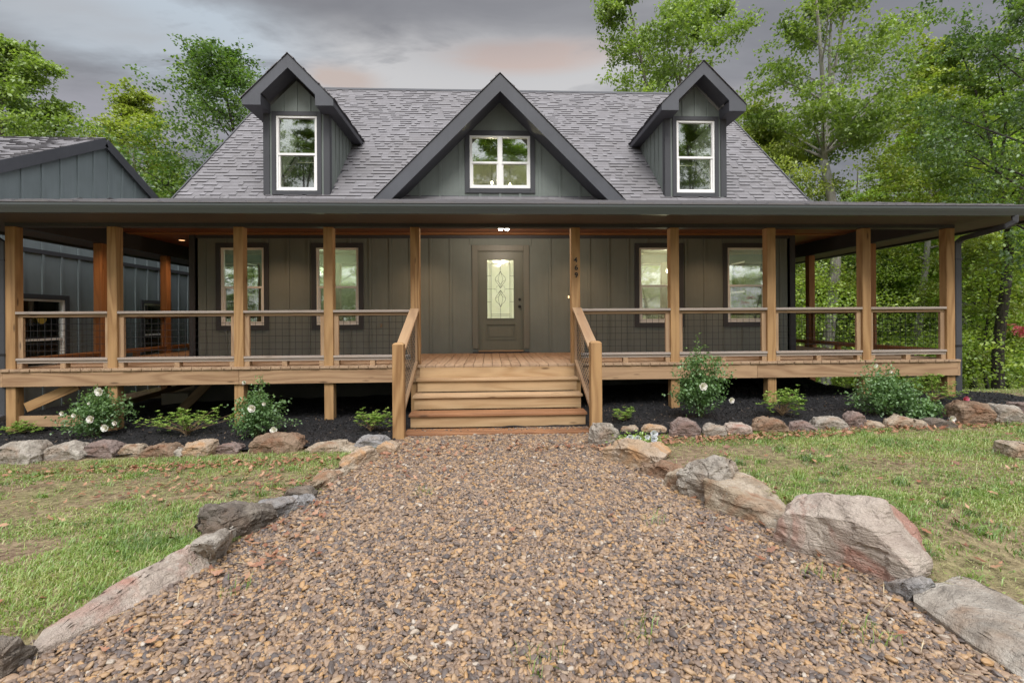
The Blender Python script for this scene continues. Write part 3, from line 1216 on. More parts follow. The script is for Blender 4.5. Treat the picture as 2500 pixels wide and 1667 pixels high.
def railing(p0, p1, cm, rm, centre_block=True):
    """bay between two post faces; p0,p1 xy of the post centre line"""
    p0, p1 = Vector((*p0, 0)), Vector((*p1, 0))
    d = (p1 - p0).normalized()
    mb = MB()
    mb.beam(p0 + Z * (ZT - .019), p1 + Z * (ZT - .019), .14, .038)
    r = mb.build('railing', cm, house, bevel=.004)
    mb = MB()
    mb.beam(p0 + Z * (ZT - .062), p1 + Z * (ZT - .062), .055, .045)
    for q in (p0 + d * .022, p1 - d * .022):
        mb.beam(q + Z * (ZC - .545), q + Z * (ZT - .085), .044, .09, up=tuple(d))
    mb.build('nailer', rm, r, bevel=.003)
    mb = MB()
    mb.beam(p0 + Z * (ZC - .563), p1 + Z * (ZC - .563), .14, .036)
    mb.beam(p0 + Z * (ZC - .602), p1 + Z * (ZC - .602), .10, .040)
    mb.build('bottom_rail', cm, r, bevel=.004)
    L = (p1 - p0).length
    for t in (.04 / L, .5, 1 - .04 / L):
        mb = MB()
        q = p0 + d * (L * t)
        mb.beam(q + Z * (ZD + .001), q + Z * (ZC - .623), .09, .075, up=tuple(d))
        mb.build('support_block', rm, r)
    wire_panel(r, p0 + d * .03, p1 - d * .03, ZC - .55, ZT - .08, ZC - .55, ZT - .08)
    return r


yc = YP + .07
for i in list(range(0, 4)) + list(range(5, 9)):
    railing((post_x[i] + .07, yc), (post_x[i + 1] - .07, yc), M['cap'], M['rail'])
ys = [YP] + side_y
for i in range(len(ys) - 1):
    for x in (PX0 + .07, PX1 - .07):
        railing((x, ys[i] + .14), (x, ys[i + 1]), M['redpost'], M['redpost'])

# ---- staircase
SX0, SX1 = .107 - 1.215, .107 + 1.215
nos = [7.24, 6.90, 6.57, 6.25]
low = [ZC - .929, ZC - 1.123, ZC - 1.320, ZC - 1.507]
mb = MB()
for x in (SX0 + .06, .107, SX1 - .06):
    for (yn, zl) in zip(nos, low):
        mb.box(x - .02, x + .02, yn + .06, YP - .045, zl - .16, zl - .001)
stair = mb.build('staircase', M['brace'], house)
for i, (yn, zl) in enumerate(zip(nos, low)):
    mb = MB()
    if i < 3:
        mb.box(SX0, SX1, yn, yn + .285, zl, zl + .038)
    else:
        for j in range(2):
            mb.box(SX0 - .01, SX1 + .01, yn + j * .145, yn + j * .145 + .14, zl, zl + .038)
    mb.build('tread', M['tread_wet'] if i > 1 else M['tread_dry'], stair, bevel=.005)
    if i < 3:
        mb = MB()
        yb = yn + .035
        mb.box(SX0 + .02, SX1 - .02, yb, yb + .03, low[i + 1] + .039, zl - .002)
        mb.build('riser', M['riser'], stair)
mb = MB()
mb.box(SX0 + .02, SX1 - .02, nos[3] + .02, nos[3] + .05, -.12, low[3] - .001)
mb.build('riser', M['tread_wet'], stair)
mb = MB()
mb.box(SX0 + .03, SX1 - .03, YP - .075, YP - .045, low[0] + .039, ZD - .04)
mb.build('riser', M['riser'], stair)

for x, s in ((-1.155, 1), (1.345, -1)):
    mb = MB()
    mb.beam((x, 7.46, ZC + .15), (x, 6.26, ZC - .385), .14, .038)
    mb.beam((x, 7.49, ZC + .10), (x, 6.26, ZC - .44), .045, .05)
    sr = mb.build('stair_railing', M['rail'], house, bevel=.004)
    mb = MB()
    mb.beam((x, 7.44, ZC - .66), (x, 6.22, ZC - 1.22), .09, .05)
    mb.build('bottom_rail', M['rail'], sr, bevel=.004)
    mb = MB()
    mb.box(x - .035, x + .035, 7.445, 7.495, ZC - .66, ZC + .12)
    mb.build('nailer', M['rail'], sr)
    mb = MB()
    y0 = 6.08
    zt = ZC - .315
    mb.box(x - .07, x + .07, y0, y0 + .14, gzf(x, 6.15) - .2, zt)
    c = [(x - .07, y0, zt), (x + .07, y0, zt), (x + .07, y0 + .14, zt), (x - .07, y0 + .14, zt)]
    t = [(x - .045, y0 + .025, zt + .022), (x + .045, y0 + .025, zt + .022), (x + .045, y0 + .115, zt + .022), (x - .045, y0 + .115, zt + .022)]
    mb.add(c + t, [(4, 5, 6, 7), (0, 1, 5, 4), (1, 2, 6, 5), (2, 3, 7, 6), (3, 0, 4, 7)], [(0, 0, 0)] * 8)
    mb.build('newel_post', M['post'], sr, bevel=.004)
    wire_panel(sr, (x, 7.45, 0), (x, 6.24, 0), ZC - .62, ZC + .06, ZC - 1.19, ZC - .46, .075)

# ---- dormers
for c in DCX:
    YD_, YF_ = 9.85, 9.43
    hw = .635
    zt_side = ZC + 4.15
    mb = MB()
    wz0, wz1 = ZC + 2.585, ZC + 4.075
    outer = [(c - hw, ZC + 2.44), (c + hw, ZC + 2.44), (c + hw, zt_side), (c, zt_side + hw), (c - hw, zt_side)]
    mb.slab(outer, [rect(c - .40, c + .40, wz0, wz1)], .12, (0, YD_, 0), X, Z, -Y)
    for s in (-1, 1):
        yend = 9.73 + (4.15 - 2.378) / MS + .03
        tri = [(YD_ + .12, ZC + 2.44 + .0), (YD_ + .12, zt_side), (yend, zt_side)]
        mb.slab(tri, [], .10, (c + s * hw, 0, 0), Y, Z, X * s)
    sk2 = [(c - .49, c + .49, wz0 - .09, wz1 + .09)]
    battens(mb, (0, YD_, 0), X, -Y, c - hw + .1, c + hw - .1, .26, lambda a: ZC + 2.46, lambda a: zt_side + hw - abs(a - c) - .02, sk2, w=.035)
    for s in (-1, 1):
        battens(mb, (c + s * hw, 0, 0), Y, X * s, YD_ + .15, 11.5, .25, lambda a: zroof(a) + .0, lambda a: zt_side, [], w=.03)
        lbox(mb, (c, YD_, 0), X, -Y, s * .565 - .028, s * .565 + .028, -.005, .02, ZC + 2.46, ZC + 4.1)
    dm = mb.build('dormer', M['siding'], house)
    mb = MB()
    for s in (-1, 1):
        lbox(mb, (c, YD_, 0), X, -Y, s * (hw - .045) - .06, s * (hw - .045) + .06, -.005, .024, ZC + 2.5, ZC + 4.13)
        lbox(mb, (c + s * hw, 0, 0), Y, X * s, YD_ - .0, YD_ + .10, -.01, .02, ZC + 2.5, ZC + 4.13)
    mb.build('corner_trim', M['trim'], dm)
    window(dm, (c, YD_, wz0), X, -Y, .80, wz1 - wz0, 'dormer_', M['glass_up'], M['glass_up_scr'], tw=.085)
    # roof: two slabs with shingles and the boxed fascia
    hs = .855
    za, zt2 = ZC + 5.10, ZC + 4.245
    mb = MB()
    for s in (-1, 1):
        d = Vector((s, 0, -1)).normalized()
        nn = Vector((s, 0, 1)).normalized()
        Lr = hs * math.sqrt(2)
        # plan clipped where it dies into the main roof
        yr_, ye_ = 9.73 + (5.10 - 2.378) / MS + .1, 9.73 + (4.245 - 2.378) / MS + .1
        poly = [(YF_, 0), (yr_, 0), (ye_, Lr), (YF_, Lr)]
        mb.slab(poly, [], .05, (c, 0, za), Y, d, nn)
    rf = mb.build('dormer_roof', M['soffit_dark'], dm)
    mb = MB()
    for s in (-1, 1):
        up_ = Vector((-s, 0, 1)).normalized()
        nn = Vector((s, 0, 1)).normalized()
        Lr = hs * math.sqrt(2) + .02
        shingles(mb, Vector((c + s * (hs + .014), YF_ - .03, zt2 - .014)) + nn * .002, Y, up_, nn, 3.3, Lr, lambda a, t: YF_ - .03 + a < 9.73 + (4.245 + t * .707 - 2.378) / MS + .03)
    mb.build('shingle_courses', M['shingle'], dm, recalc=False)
    out = [(0, za), (hs, zt2), (hs, ZC + 4.12), (.51, ZC + 4.12), (.51, ZC + 4.33), (0, ZC + 4.84), (-.51, ZC + 4.33), (-.51, ZC + 4.12), (-hs, ZC + 4.12), (-hs, zt2)]
    out = [(c + a, b - .012) for a, b in out]
    mb = MB()
    mb.slab(out, [], .03, (0, YF_ - .006, 0), X, Z, -Y)
    mb.build('fascia', M['fascia'], dm, bevel=.003)
    mb = MB()
    for s in (-1, 1):
        ye_ = 9.73 + (4.12 - 2.378) / MS
        mb.box(c + s * (hw + .001), c + s * (hs - .005), YF_ + .026, ye_ + .1, ZC + 4.108, ZC + 4.125)
        mb.box(c + s * (hs - .022), c + s * (hs - .001), YF_ + .026, ye_ + .1, ZC + 4.125, ZC + 4.20)
        mb.box(c + s * .515, c + s * (hw - .001), YF_ + .026, YD_ - .002, ZC + 4.108, ZC + 4.125)
        mb.box(c + s * .51, c + s * .525, YF_ + .026, YD_ - .002, ZC + 4.125, ZC + 4.31)
        d = Vector((s, 0, -1)).normalized()
        nn = Vector((s, 0, 1)).normalized()
        p = Vector((c, (YF_ + YD_) / 2 + .01, ZC + 4.86)) + d * .36
        mb.obox(p, d, Y, nn, .365, (YD_ - YF_) / 2 - .02, .006)
    mb.build('soffit', M['soffit_dark'], dm)

# ---- centre gable
YG, YGF = 9.86, 9.30
zap = ZC + 4.72
gh = 2.45
mb = MB()
zb_ = ZC + 2.33
wz0, wz1 = ZC + 2.655, ZC + 3.725
wall_ap = ZC + 4.44
outer = [(XC - (wall_ap - zb_), zb_), (XC + (wall_ap - zb_), zb_), (XC, wall_ap)]
mb.slab(outer, [rect(XC - .615, XC + .615, wz0, wz1)], .12, (0, YG, 0), X, Z, -Y)
sk3 = [(XC - .72, XC + .72, wz0 - .10, wz1 + .10)]
battens(mb, (0, YG, 0), X, -Y, XC - 2.0, XC + 2.0, .406, lambda a: zb_, lambda a: wall_ap - abs(a - XC) - .05, sk3, w=.05)
gw = mb.build('gable_wall', M['siding'], house)
window(gw, (XC, YG, wz0), X, -Y, 1.23, wz1 - wz0, 'gable_', M['glass_up'], M['glass_up_scr'], units=2, tw=.10)
mb = MB()
for s in (-1, 1):
    d = Vector((s, 0, -1)).normalized()
    nn = Vector((s, 0, 1)).normalized()
    Lr = gh * math.sqrt(2)
    yr_ = 9.73 + (4.72 - 2.378) / MS + .15
    poly = [(YGF, 0), (yr_, 0), (9.95, (zap - zroof(9.85)) * 1.414), (9.7, Lr), (YGF, Lr)]
    mb.slab(poly, [], .05, (XC, 0, zap), Y, d, nn)
gr = mb.build('gable_roof', M['soffit_dark'], house)
mb = MB()
for s in (-1, 1):
    up_ = Vector((-s, 0, 1)).normalized()
    nn = Vector((s, 0, 1)).normalized()
    Lr = gh * math.sqrt(2) + .02
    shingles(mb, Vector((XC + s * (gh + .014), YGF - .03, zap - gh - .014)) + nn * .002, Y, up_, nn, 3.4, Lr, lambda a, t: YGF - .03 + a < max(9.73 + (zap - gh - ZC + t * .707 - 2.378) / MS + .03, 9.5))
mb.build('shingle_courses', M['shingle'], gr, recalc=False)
mb = MB()
dv = .335
out = [(0, zap), (gh, zap - gh), (gh - dv, zap - gh), (0, zap - dv + .0), (-gh + dv, zap - gh), (-gh, zap - gh)]
mb.slab([(XC + a, b - .012) for a, b in out], [], .03, (0, YGF - .006, 0), X, Z, -Y)
mb.build('fascia', M['fascia'], gr, bevel=.003)
mb = MB()
for s in (-1, 1):
    d = Vector((s, 0, -1)).normalized()
    nn = Vector((s, 0, 1)).normalized()
    p = Vector((XC, (YGF + YG) / 2 + .02, zap - dv + .03)) + d * 1.55
    mb.obox(p, d, Y, nn, 1.545, (YG - YGF) / 2 - .015, .006)
mb.build('soffit', M['soffit_dark'], gr)

# ---- lamps on the porch
p = at_y(1226, 562, 8.7)
LX = .25
mb = MB()
mb.box(LX - .11, LX + .11, 8.42, 8.58, ZCL - .10, ZCL)
lt = mb.build('porch_light', M['black'], house)
mb = MB()
for dx in (-.055, .055):
    mb.tube([(LX + dx, 8.5, ZCL - .10), (LX + dx, 8.5, ZCL - .13), (LX + dx, 8.5, ZCL - .165)], [.036, .044, .03], 10)
mb.build('light_lens', M['lens'], lt)


def lamp(name, loc, power, colr, size=.05, typ='POINT', parent=None):
    ld = bpy.data.lights.new(name, typ)
    ld.energy = power
    ld.color = colr
    ld.shadow_soft_size = size
    if typ == 'SPOT':
        ld.spot_size = rad(125)
        ld.spot_blend = .8
    o = bpy.data.objects.new(name, ld)
    COL.objects.link(o)
    if parent is not None:
        o.parent = parent
        o.location = Vector(loc) - WORLD[parent.name]
    else:
        o.location = loc
    return o


lamp('porch_light_glow', (LX, 8.5, ZCL - .22), 30, (1, .86, .70), .06, parent=lt)
for x, y in ((-4.1, 9.05), (-1.35, 9.05), (1.75, 9.05), (4.45, 9.05), (-6.55, 10.6), (-6.6, 8.6)):
    mb = MB()
    mb.tube([(x, y, ZCL - .006), (x, y, ZCL)], [.075, .08], 20)
    rl = mb.build('recessed_light', M['doortrim'], house)
    mb = MB()
    mb.tube([(x, y, ZCL - .009), (x, y, ZCL - .0065)], [.055, .055], 20)
    mb.build('light_lens', M['lens_warm'], rl)
    lamp('recessed_glow', (x, y, ZCL - .03), 34, (1, .60, .34), .05, 'SPOT', rl)
# pendants inside, seen through the upstairs and the right-hand windows
for (u, v, y) in ((1201, 447, 11.2), (1245, 451, 12.2), (1629, 662, 11.2)):
    p = at_y(u, v, y)
    e = empty('pendant_light', p, 'small lit bulb pendant hanging behind the %s' % {1201: 'left pane of the centre gable window', 1245: 'right pane of the centre gable window', 1629: 'first window right of the stairs'}[u], 'lamp')
    mb = MB()
    mb.tube([p + Z * k_ for k_ in (-.045, -.03, 0, .03, .045)], [.008, .022, .030, .022, .008], 12)
    mb.build('bulb', M['bulb'], e)
    mb = MB()
    mb.tube([p + Z * .045, p + Z * (.6 if u == 1629 else .45)], [.006, .006], 6)
    mb.build('cord', M['black'], e)
    lamp('pendant_and_fill_glow', p + Vector((0, -.08, 0)), 16, (1, .82, .55), .05, parent=e)
indoor_fill = lamp('pendant_and_fill_glow', (.3, 12.0, ZC + 1.2), 100, (1, .97, .86), .1, parent=house)  # unseen light added behind the door to brighten its glass; no pendant there
indoor_fill = lamp('pendant_and_fill_glow', (-3, 11.2, ZC + 3.0), 45, (1, .92, .75), .1, parent=house)  # added upstairs fill without a fitting, makes the drywall show through the panes
indoor_fill = lamp('pendant_and_fill_glow', (3.6, 11.2, ZC + 3.0), 45, (1, .92, .75), .1, parent=house)  # same added fill for the right half upstairs, no fitting

lamp('pendant_and_fill_glow', (4.6, 12.2, ZC + 1.2), 40, (1, .92, .72), .1, parent=house)  # added fill downstairs to make the right-hand panes paler, no pendant there
lamp('pendant_and_fill_glow', (-4.2, 12.2, ZC + 1.2), 22, (.9, 1, .72), .1, parent=house)  # weaker added fill behind the left-hand windows, no pendant there
# ================================================================== THE SHED AT THE LEFT
SXL = -8.6
ks = 8.6 / 9
AY, AZ = 11.69 * ks, ZC + 4.28 * ks
sl = .54
E0, E1 = AY - 4.0, AY + 4.3
shed = empty('outbuilding', (SXL, AY, 0), 'grey green board and batten outbuilding with shallow shingled gable at the left edge', 'outbuilding')
mb = MB()
w1 = (9.68 * ks, 10.64 * ks)
w2 = (12.97 * ks, 13.93 * ks)
sz0, sz1 = ZC - .95 * ks, ZC + .45 * ks
outer = [(E0, -2.2), (E1, -2.2), (E1, AZ - sl * 4.3 - .06), (AY, AZ - .06), (E0, AZ - sl * 4.0 - .06)]
mb.slab(outer, [rect(w1[0], w1[1], sz0, sz1), rect(w2[0], w2[1], sz0, sz1)], .14, (SXL, 0, 0), Y, Z, X)
mb.box(-15, SXL - .14, E0, E0 + .14, -2.2, AZ - sl * 4.0 - .05)
mb.box(-15, SXL - .14, E1 - .14, E1, -2.2, AZ - sl * 4.3 - .05)
sk4 = [(w[0] - .1, w[1] + .1, sz0 - .1, sz1 + .1) for w in (w1, w2)]
ztr = ZC + 1.4 * ks
battens(mb, (SXL, 0, 0), Y, X, E0 + .05, E1 - .05, .406, lambda a: -2.0, lambda a: ztr - .04, sk4, w=.05, d=.022)
battens(mb, (SXL, 0, 0), Y, X, E0 + .05, E1 - .05, .406, lambda a: ztr + .04, lambda a: AZ - sl * abs(a - AY) - .2, [], w=.05, d=.022)
sw = mb.build('wall', M['siding_shed'], shed)
mb = MB()
lbox(mb, (SXL, 0, 0), Y, X, E0, E1, -.005, .03, ztr - .04, ztr + .04)
mb.build('trim_band', M['trim'], sw)
for w in (w1, w2):
    o_ = window(shed, (SXL, (w[0] + w[1]) / 2, sz0), Y, X, w[1] - w[0], sz1 - sz0, '', M['glass'], M['glass_screen'], rail=.42)
mb = MB()
mb.tube([(SXL + .002, 9.68 * ks + .42, ZC + .06), (SXL + .008, 9.68 * ks + .42, ZC + .06)], [.1, .1], 20)
# the yellow sticker on the near window
t = NT('yellow_sticker')
t.pbsdf((.35, .25, .04), .6)
M['sticker'] = t.m
mb.build('round_sticker', M['sticker'], o_ if False else shed)
mb = MB()
su = Vector((0, 1, sl)).normalized()
sn = Vector((0, -sl, 1)).normalized()
Ls = (AY - E0 + .35) / su.y
ov = .06
mb.slab(rect(0, 7.0, 0, Ls), [], .10, (SXL + ov - 7.0, E0 - .35, AZ - sl * (AY - E0 + .35)), X, su, sn)
su2 = Vector((0, -1, sl)).normalized()
sn2 = Vector((0, sl, 1)).normalized()
Ls2 = (E1 + .3 - AY) / su.y
mb.slab(rect(0, 7.0, 0, Ls2 - .1), [], .10, (SXL + ov - 7.0, E1 + .3, AZ - sl * (E1 + .3 - AY)), X, su2, sn2)
sr_ = mb.build('roof', M['soffit_dark'], shed)
mb = MB()
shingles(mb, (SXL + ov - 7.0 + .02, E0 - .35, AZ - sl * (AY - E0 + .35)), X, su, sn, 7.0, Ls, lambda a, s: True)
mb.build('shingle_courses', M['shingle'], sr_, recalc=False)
for sgn, yy, LL in ((1, E0 - .35, Ls), (-1, E1 + .3, Ls2)):
    mb = MB()
    u_ = su if sgn > 0 else su2
    p = Vector((SXL + ov + .015, yy, AZ - sl * abs(yy - AY) - .115))
    mb.beam(p, p + u_ * LL, .028, .20)
    mb.build('rake_board', M['fascia'], sr_)

# ================================================================== GROUND
def grid_sheet(name, xs, ys, zf, mat, mask=None, kind='structure'):
    Xg, Yg = np.meshgrid(xs, ys)
    Zg = zf(Xg, Yg)
    V = np.stack([Xg.ravel(), Yg.ravel(), Zg.ravel()], 1)
    nx, ny = len(xs), len(ys)
    i, j = np.meshgrid(np.arange(nx - 1), np.arange(ny - 1))
    a = (j * nx + i).ravel()
    Fc = np.stack([a, a + 1, a + nx + 1, a + nx], 1)
    if mask is not None:
        cx = (Xg[:-1, :-1] + Xg[1:, 1:]).ravel() / 2
        cy = (Yg[:-1, :-1] + Yg[1:, 1:]).ravel() / 2
        Fc = Fc[mask(cx, cy)]
        used = np.unique(Fc)
        rm = np.zeros(len(V), int)
        rm[used] = np.arange(len(used))
        V, Fc = V[used], rm[Fc]
    o = fast(name, V, Fc, mat, smooth=True)
    tag(o, kind=kind)
    return o


gx = np.concatenate([[-300, -200, -120, -80], np.arange(-60, -10, 1.5), np.arange(-10, 10, .07), np.arange(10, 60, 1.5), [80, 120, 200, 300]])
gy = np.concatenate([[-300, -150, -80], np.arange(-40, 0, 1.), np.arange(0, 11, .07), np.arange(11, 20, .4), np.arange(20, 80, 2.), [100, 150, 250, 400]])
grid_sheet('ground', gx, gy, gz, M['ground'])
grid_sheet('gravel_path', np.arange(-4.6, 3.3, .05), np.arange(-8, 6.45, .05), lambda x, y: gz(x, y) * 0 + .006 + .010 * bump2(x, y) + .004, M['gravelbed'],
           lambda x, y: (x > path_l(y) - .03) & (x < path_r(y) + .03))


def bedz(x, y):
    return gz(x, y) + .03 + .03 * np.clip(bump2(x, y, 2.3), -1, 1) + .10 * sstep(6.2, 8.5, y) * sstep(9.9, 8.5, y) * 0


bed_mask = lambda x, y: (y > 5.98) & ((x < -1.16) | (x > 1.36) | (y > 6.5)) & (x > -9.4) & ((x < 8.35) | (y < 6.6) & (x < 8.7))
grid_sheet('garden_bed', np.arange(-9.5, 8.8, .08), np.arange(5.9, 10.6, .06), bedz, M['mulch'], bed_mask)
# black cloth edge hanging over the drop at the right of the house
mb = MB()
cl = []
for i in range(24):
    x = 4.9 + i * .12
    zt = gzf(x, 9.0) + .30 - .24 * sstep(5.0, 7.0, x) + .03 * math.sin(i * 1.3)
    cl.append((x, 9.3 + .06 * math.sin(i * .8), float(zt)))
for i in range(23):
    p, q = cl[i], cl[i + 1]
    mb.add([(p[0], 8.6, gzf(p[0], 8.6) + .03), (q[0], 8.6, gzf(q[0], 8.6) + .03), q, p, (p[0], p[1] + .1, p[2] - .6), (q[0], q[1] + .1, q[2] - .6)], [(0, 1, 2, 3), (3, 2, 5, 4)])
cloth = mb.build('landscape_cloth', M['fabric'], None, smooth=True)
tag(cloth, 'black landscape cloth sagging over the bank beneath the right of the porch', 'cloth')

# ------------------------------------------------------------------ gravel: instanced pebbles
def pebbles():
    pts, scl, rot, pr, idx = [], [], [], [], []
    zones = [(-.6, 1.6, .036, 1.25), (1.6, 3.2, .0165, .76), (3.2, 4.8, .0165, .80), (4.8, 6.35, .0170, .82)]
    for y0, y1, st, sc in zones:
        for layer in range(2):
            ys_ = np.arange(y0, y1, st)
            xs_ = np.arange(-4.4, 3.2, st)
            A, B = np.meshgrid(xs_, ys_)
            A = A.ravel() + NR.uniform(-.6, .6, A.size) * st
            B = B.ravel() + NR.uniform(-.6, .6, B.size) * st
            lo = path_l(B) - NR.uniform(-.02, .10, B.size)
            hi = path_r(B) + NR.uniform(-.02, .10, B.size)
            m = (A > lo) & (A < hi)
            if y1 > 6.2:
                m &= (B < 6.28)
            if layer:
                m &= NR.random(A.size) < .55
            A, B = A[m], B[m]
            n = len(A)
            s = np.clip(NR.lognormal(math.log(.0128), .30, n), .006, .027) * sc
            Zp = .012 + .010 * bump2(A, B) + s * (.25 + .55 * layer)
            pts.append(np.stack([A, B, Zp], 1))
            asp = NR.uniform(.55, .95, n)
            scl.append(np.stack([s * NR.uniform(1.0, 1.5, n), s * asp * 1.1, s * NR.uniform(.4, .75, n)], 1))
            rot.append(np.stack([NR.normal(0, .28, n), NR.normal(0, .28, n), NR.uniform(0, 6.28, n)], 1))
            pr.append(NR.random(n))
            idx.append(NR.integers(0, 5, n))
    # strays kicked on to the bottom tread
    n = 420
    A = NR.uniform(SX0 + .1, SX1 - .03, n)
    A = np.where(NR.random(n) < .7, np.clip(NR.normal(.85, .35, n), SX0 + .1, SX1 - .03), A)
    B = 6.50 - np.abs(NR.normal(0, .06, n))
    s = NR.uniform(.004, .009, n)
    pts.append(np.stack([A, B, np.full(n, ZC - 1.507 + .038) + s * .5], 1))
    scl.append(np.stack([s * 1.3, s, s * .7], 1))
    rot.append(np.zeros((n, 3)))
    pr.append(NR.random(n))
    idx.append(NR.integers(0, 5, n))
    return [np.concatenate(a) for a in (pts, scl, rot, pr, idx)]


P, S, Ro, Pr, Ix = pebbles()
me = bpy.data.meshes.new('river_gravel')
me.vertices.add(len(P))
me.vertices.foreach_set('co', P.astype(np.float32).ravel())
for nm, arr in (('scl', S), ('rot', Ro)):
    a = me.attributes.new(nm, 'FLOAT_VECTOR', 'POINT')
    a.data.foreach_set('vector', arr.astype(np.float32).ravel())
a = me.attributes.new('pr', 'FLOAT', 'POINT')
a.data.foreach_set('value', Pr.astype(np.float32))
a = me.attributes.new('idx', 'INT', 'POINT')
a.data.foreach_set('value', Ix.astype(np.int32))
me.materials.append(M['pebble'])
gravel = bpy.data.objects.new('river_gravel', me)
COL.objects.link(gravel)
tag(gravel, 'loose brown, tan and grey river pebbles covering the path to the stairs', 'gravel', kind='stuff')
ng = bpy.data.node_groups.new('pebble_scatter', 'GeometryNodeTree')
ng.interface.new_socket('Geometry', in_out='INPUT', socket_type='NodeSocketGeometry')
ng.interface.new_socket('Geometry', in_out='OUTPUT', socket_type='NodeSocketGeometry')
N_, Lk = ng.nodes, ng.links
gi, go = N_.new('NodeGroupInput'), N_.new('NodeGroupOutput')
join = N_.new('GeometryNodeGeometryToInstance')
for k in range(5):
    ico = N_.new('GeometryNodeMeshIcoSphere')
    ico.inputs['Radius'].default_value = 1
    ico.inputs['Subdivisions'].default_value = 3
    sp = N_.new('GeometryNodeSetPosition')
    nt_ = N_.new('ShaderNodeTexNoise')
    nt_.noise_dimensions = '4D'
    nt_.inputs['W'].default_value = k * 7.3
    nt_.inputs['Scale'].default_value = .8
    nt_.inputs['Detail'].default_value = 1.0
    ps_ = N_.new('GeometryNodeInputPosition')
    Lk.new(ps_.outputs[0], nt_.inputs['Vector'])
    vm = N_.new('ShaderNodeVectorMath')
    vm.operation = 'SUBTRACT'
    Lk.new(nt_.outputs['Color'], vm.inputs[0])
    vm.inputs[1].default_value = (.5, .5, .5)
    vs_ = N_.new('ShaderNodeVectorMath')
    vs_.operation = 'SCALE'
    vs_.inputs['Scale'].default_value = 1.1
    Lk.new(vm.outputs[0], vs_.inputs[0])
    Lk.new(ico.outputs['Mesh'], sp.inputs['Geometry'])
    Lk.new(vs_.outputs[0], sp.inputs['Offset'])
    sm = N_.new('GeometryNodeSetShadeSmooth')
    Lk.new(sp.outputs[0], sm.inputs[0])
    Lk.new(sm.outputs[0], join.inputs[0])
iop = N_.new('GeometryNodeInstanceOnPoints')
iop.inputs['Pick Instance'].default_value = True


def named(nm, typ):
    q = N_.new('GeometryNodeInputNamedAttribute')
    q.data_type = typ
    q.inputs['Name'].default_value = nm
    return q.outputs[0]


Lk.new(gi.outputs[0], iop.inputs['Points'])
Lk.new(join.outputs[0], iop.inputs['Instance'])
Lk.new(named('idx', 'INT'), iop.inputs['Instance Index'])
e2r = N_.new('FunctionNodeEulerToRotation')
Lk.new(named('rot', 'FLOAT_VECTOR'), e2r.inputs[0])
Lk.new(e2r.outputs[0], iop.inputs['Rotation'])
Lk.new(named('scl', 'FLOAT_VECTOR'), iop.inputs['Scale'])
smt = N_.new('GeometryNodeSetMaterial')
smt.inputs['Material'].default_value = M['pebble']
Lk.new(iop.outputs[0], smt.inputs[0])
Lk.new(smt.outputs[0], go.inputs[0])
md = gravel.modifiers.new('scatter', 'NODES')
md.node_group = ng


# ------------------------------------------------------------------ flat bits: chips, leaves, straw, grass
def flakes(n, cx, cy, cz, length, width, tilt, thick=0, seed_attr=None, curl=0.0):
    """n small rhombic pieces; returns V, F(quads), rnd"""
    az = NR.uniform(0, 6.283, n)
    t1, t2 = NR.normal(0, tilt, n), NR.normal(0, tilt, n)
    ux, uy = np.cos(az), np.sin(az)
    U = np.stack([ux, uy, np.tan(t1)], 1)
    U /= np.linalg.norm(U, axis=1)[:, None]
    W = np.stack([-uy, ux, np.tan(t2)], 1)
    W /= np.linalg.norm(W, axis=1)[:, None]
    C = np.stack([cx, cy, cz], 1)
    L, Wd = (length / 2)[:, None], (width / 2)[:, None]
    up = np.array([0, 0, 1.])
    a = C - U * L + up * (curl * L)
    b = C + W * Wd - U * L * .1
    c = C + U * L + up * (curl * L)
    d = C - W * Wd + U * L * .15
    V = np.stack([a, b, c, d], 1).reshape(-1, 3)
    Fc = np.arange(4 * n).reshape(-1, 4)
    r = NR.random(n) if seed_attr is None else seed_attr
    return V, Fc, np.repeat(r, 4)


# mulch chips
n = 26000
cx = NR.uniform(-8.6, 8.3, n)
cy = 6.0 + 2.6 * NR.random(n) ** 1.1
m = bed_mask(cx, cy) & ~((cx > SX0 - .05) & (cx < SX1 + .05) & (cy < 7.5))
cx, cy = cx[m], cy[m]
n = len(cx)
V, Fc, r = flakes(n, cx, cy, bedz(cx, cy) + NR.uniform(.0, .02, n), NR.uniform(.015, .07, n), NR.uniform(.006, .02, n), .45)
tag(fast('mulch', V, Fc, M['chip'], attrs={'rnd': r}), 'coarse black shredded bark mulch in the planting beds', 'mulch', kind='stuff')


def lawn_pts(n, x0, x1, y0, y1, pw=1.0):
    x = NR.uniform(x0, x1, n)
    y = y0 + (y1 - y0) * NR.random(n) ** pw
    return x, y


def lawn_ok(x, y):
    inl = (x < path_l(y) - .10) & (y < 5.85)
    inr = (x > path_r(y) + .12) & (y < 5.9)
    side = (x > 8.5) & (y > 5.9) & (y < 12)
    return inl | inr | side


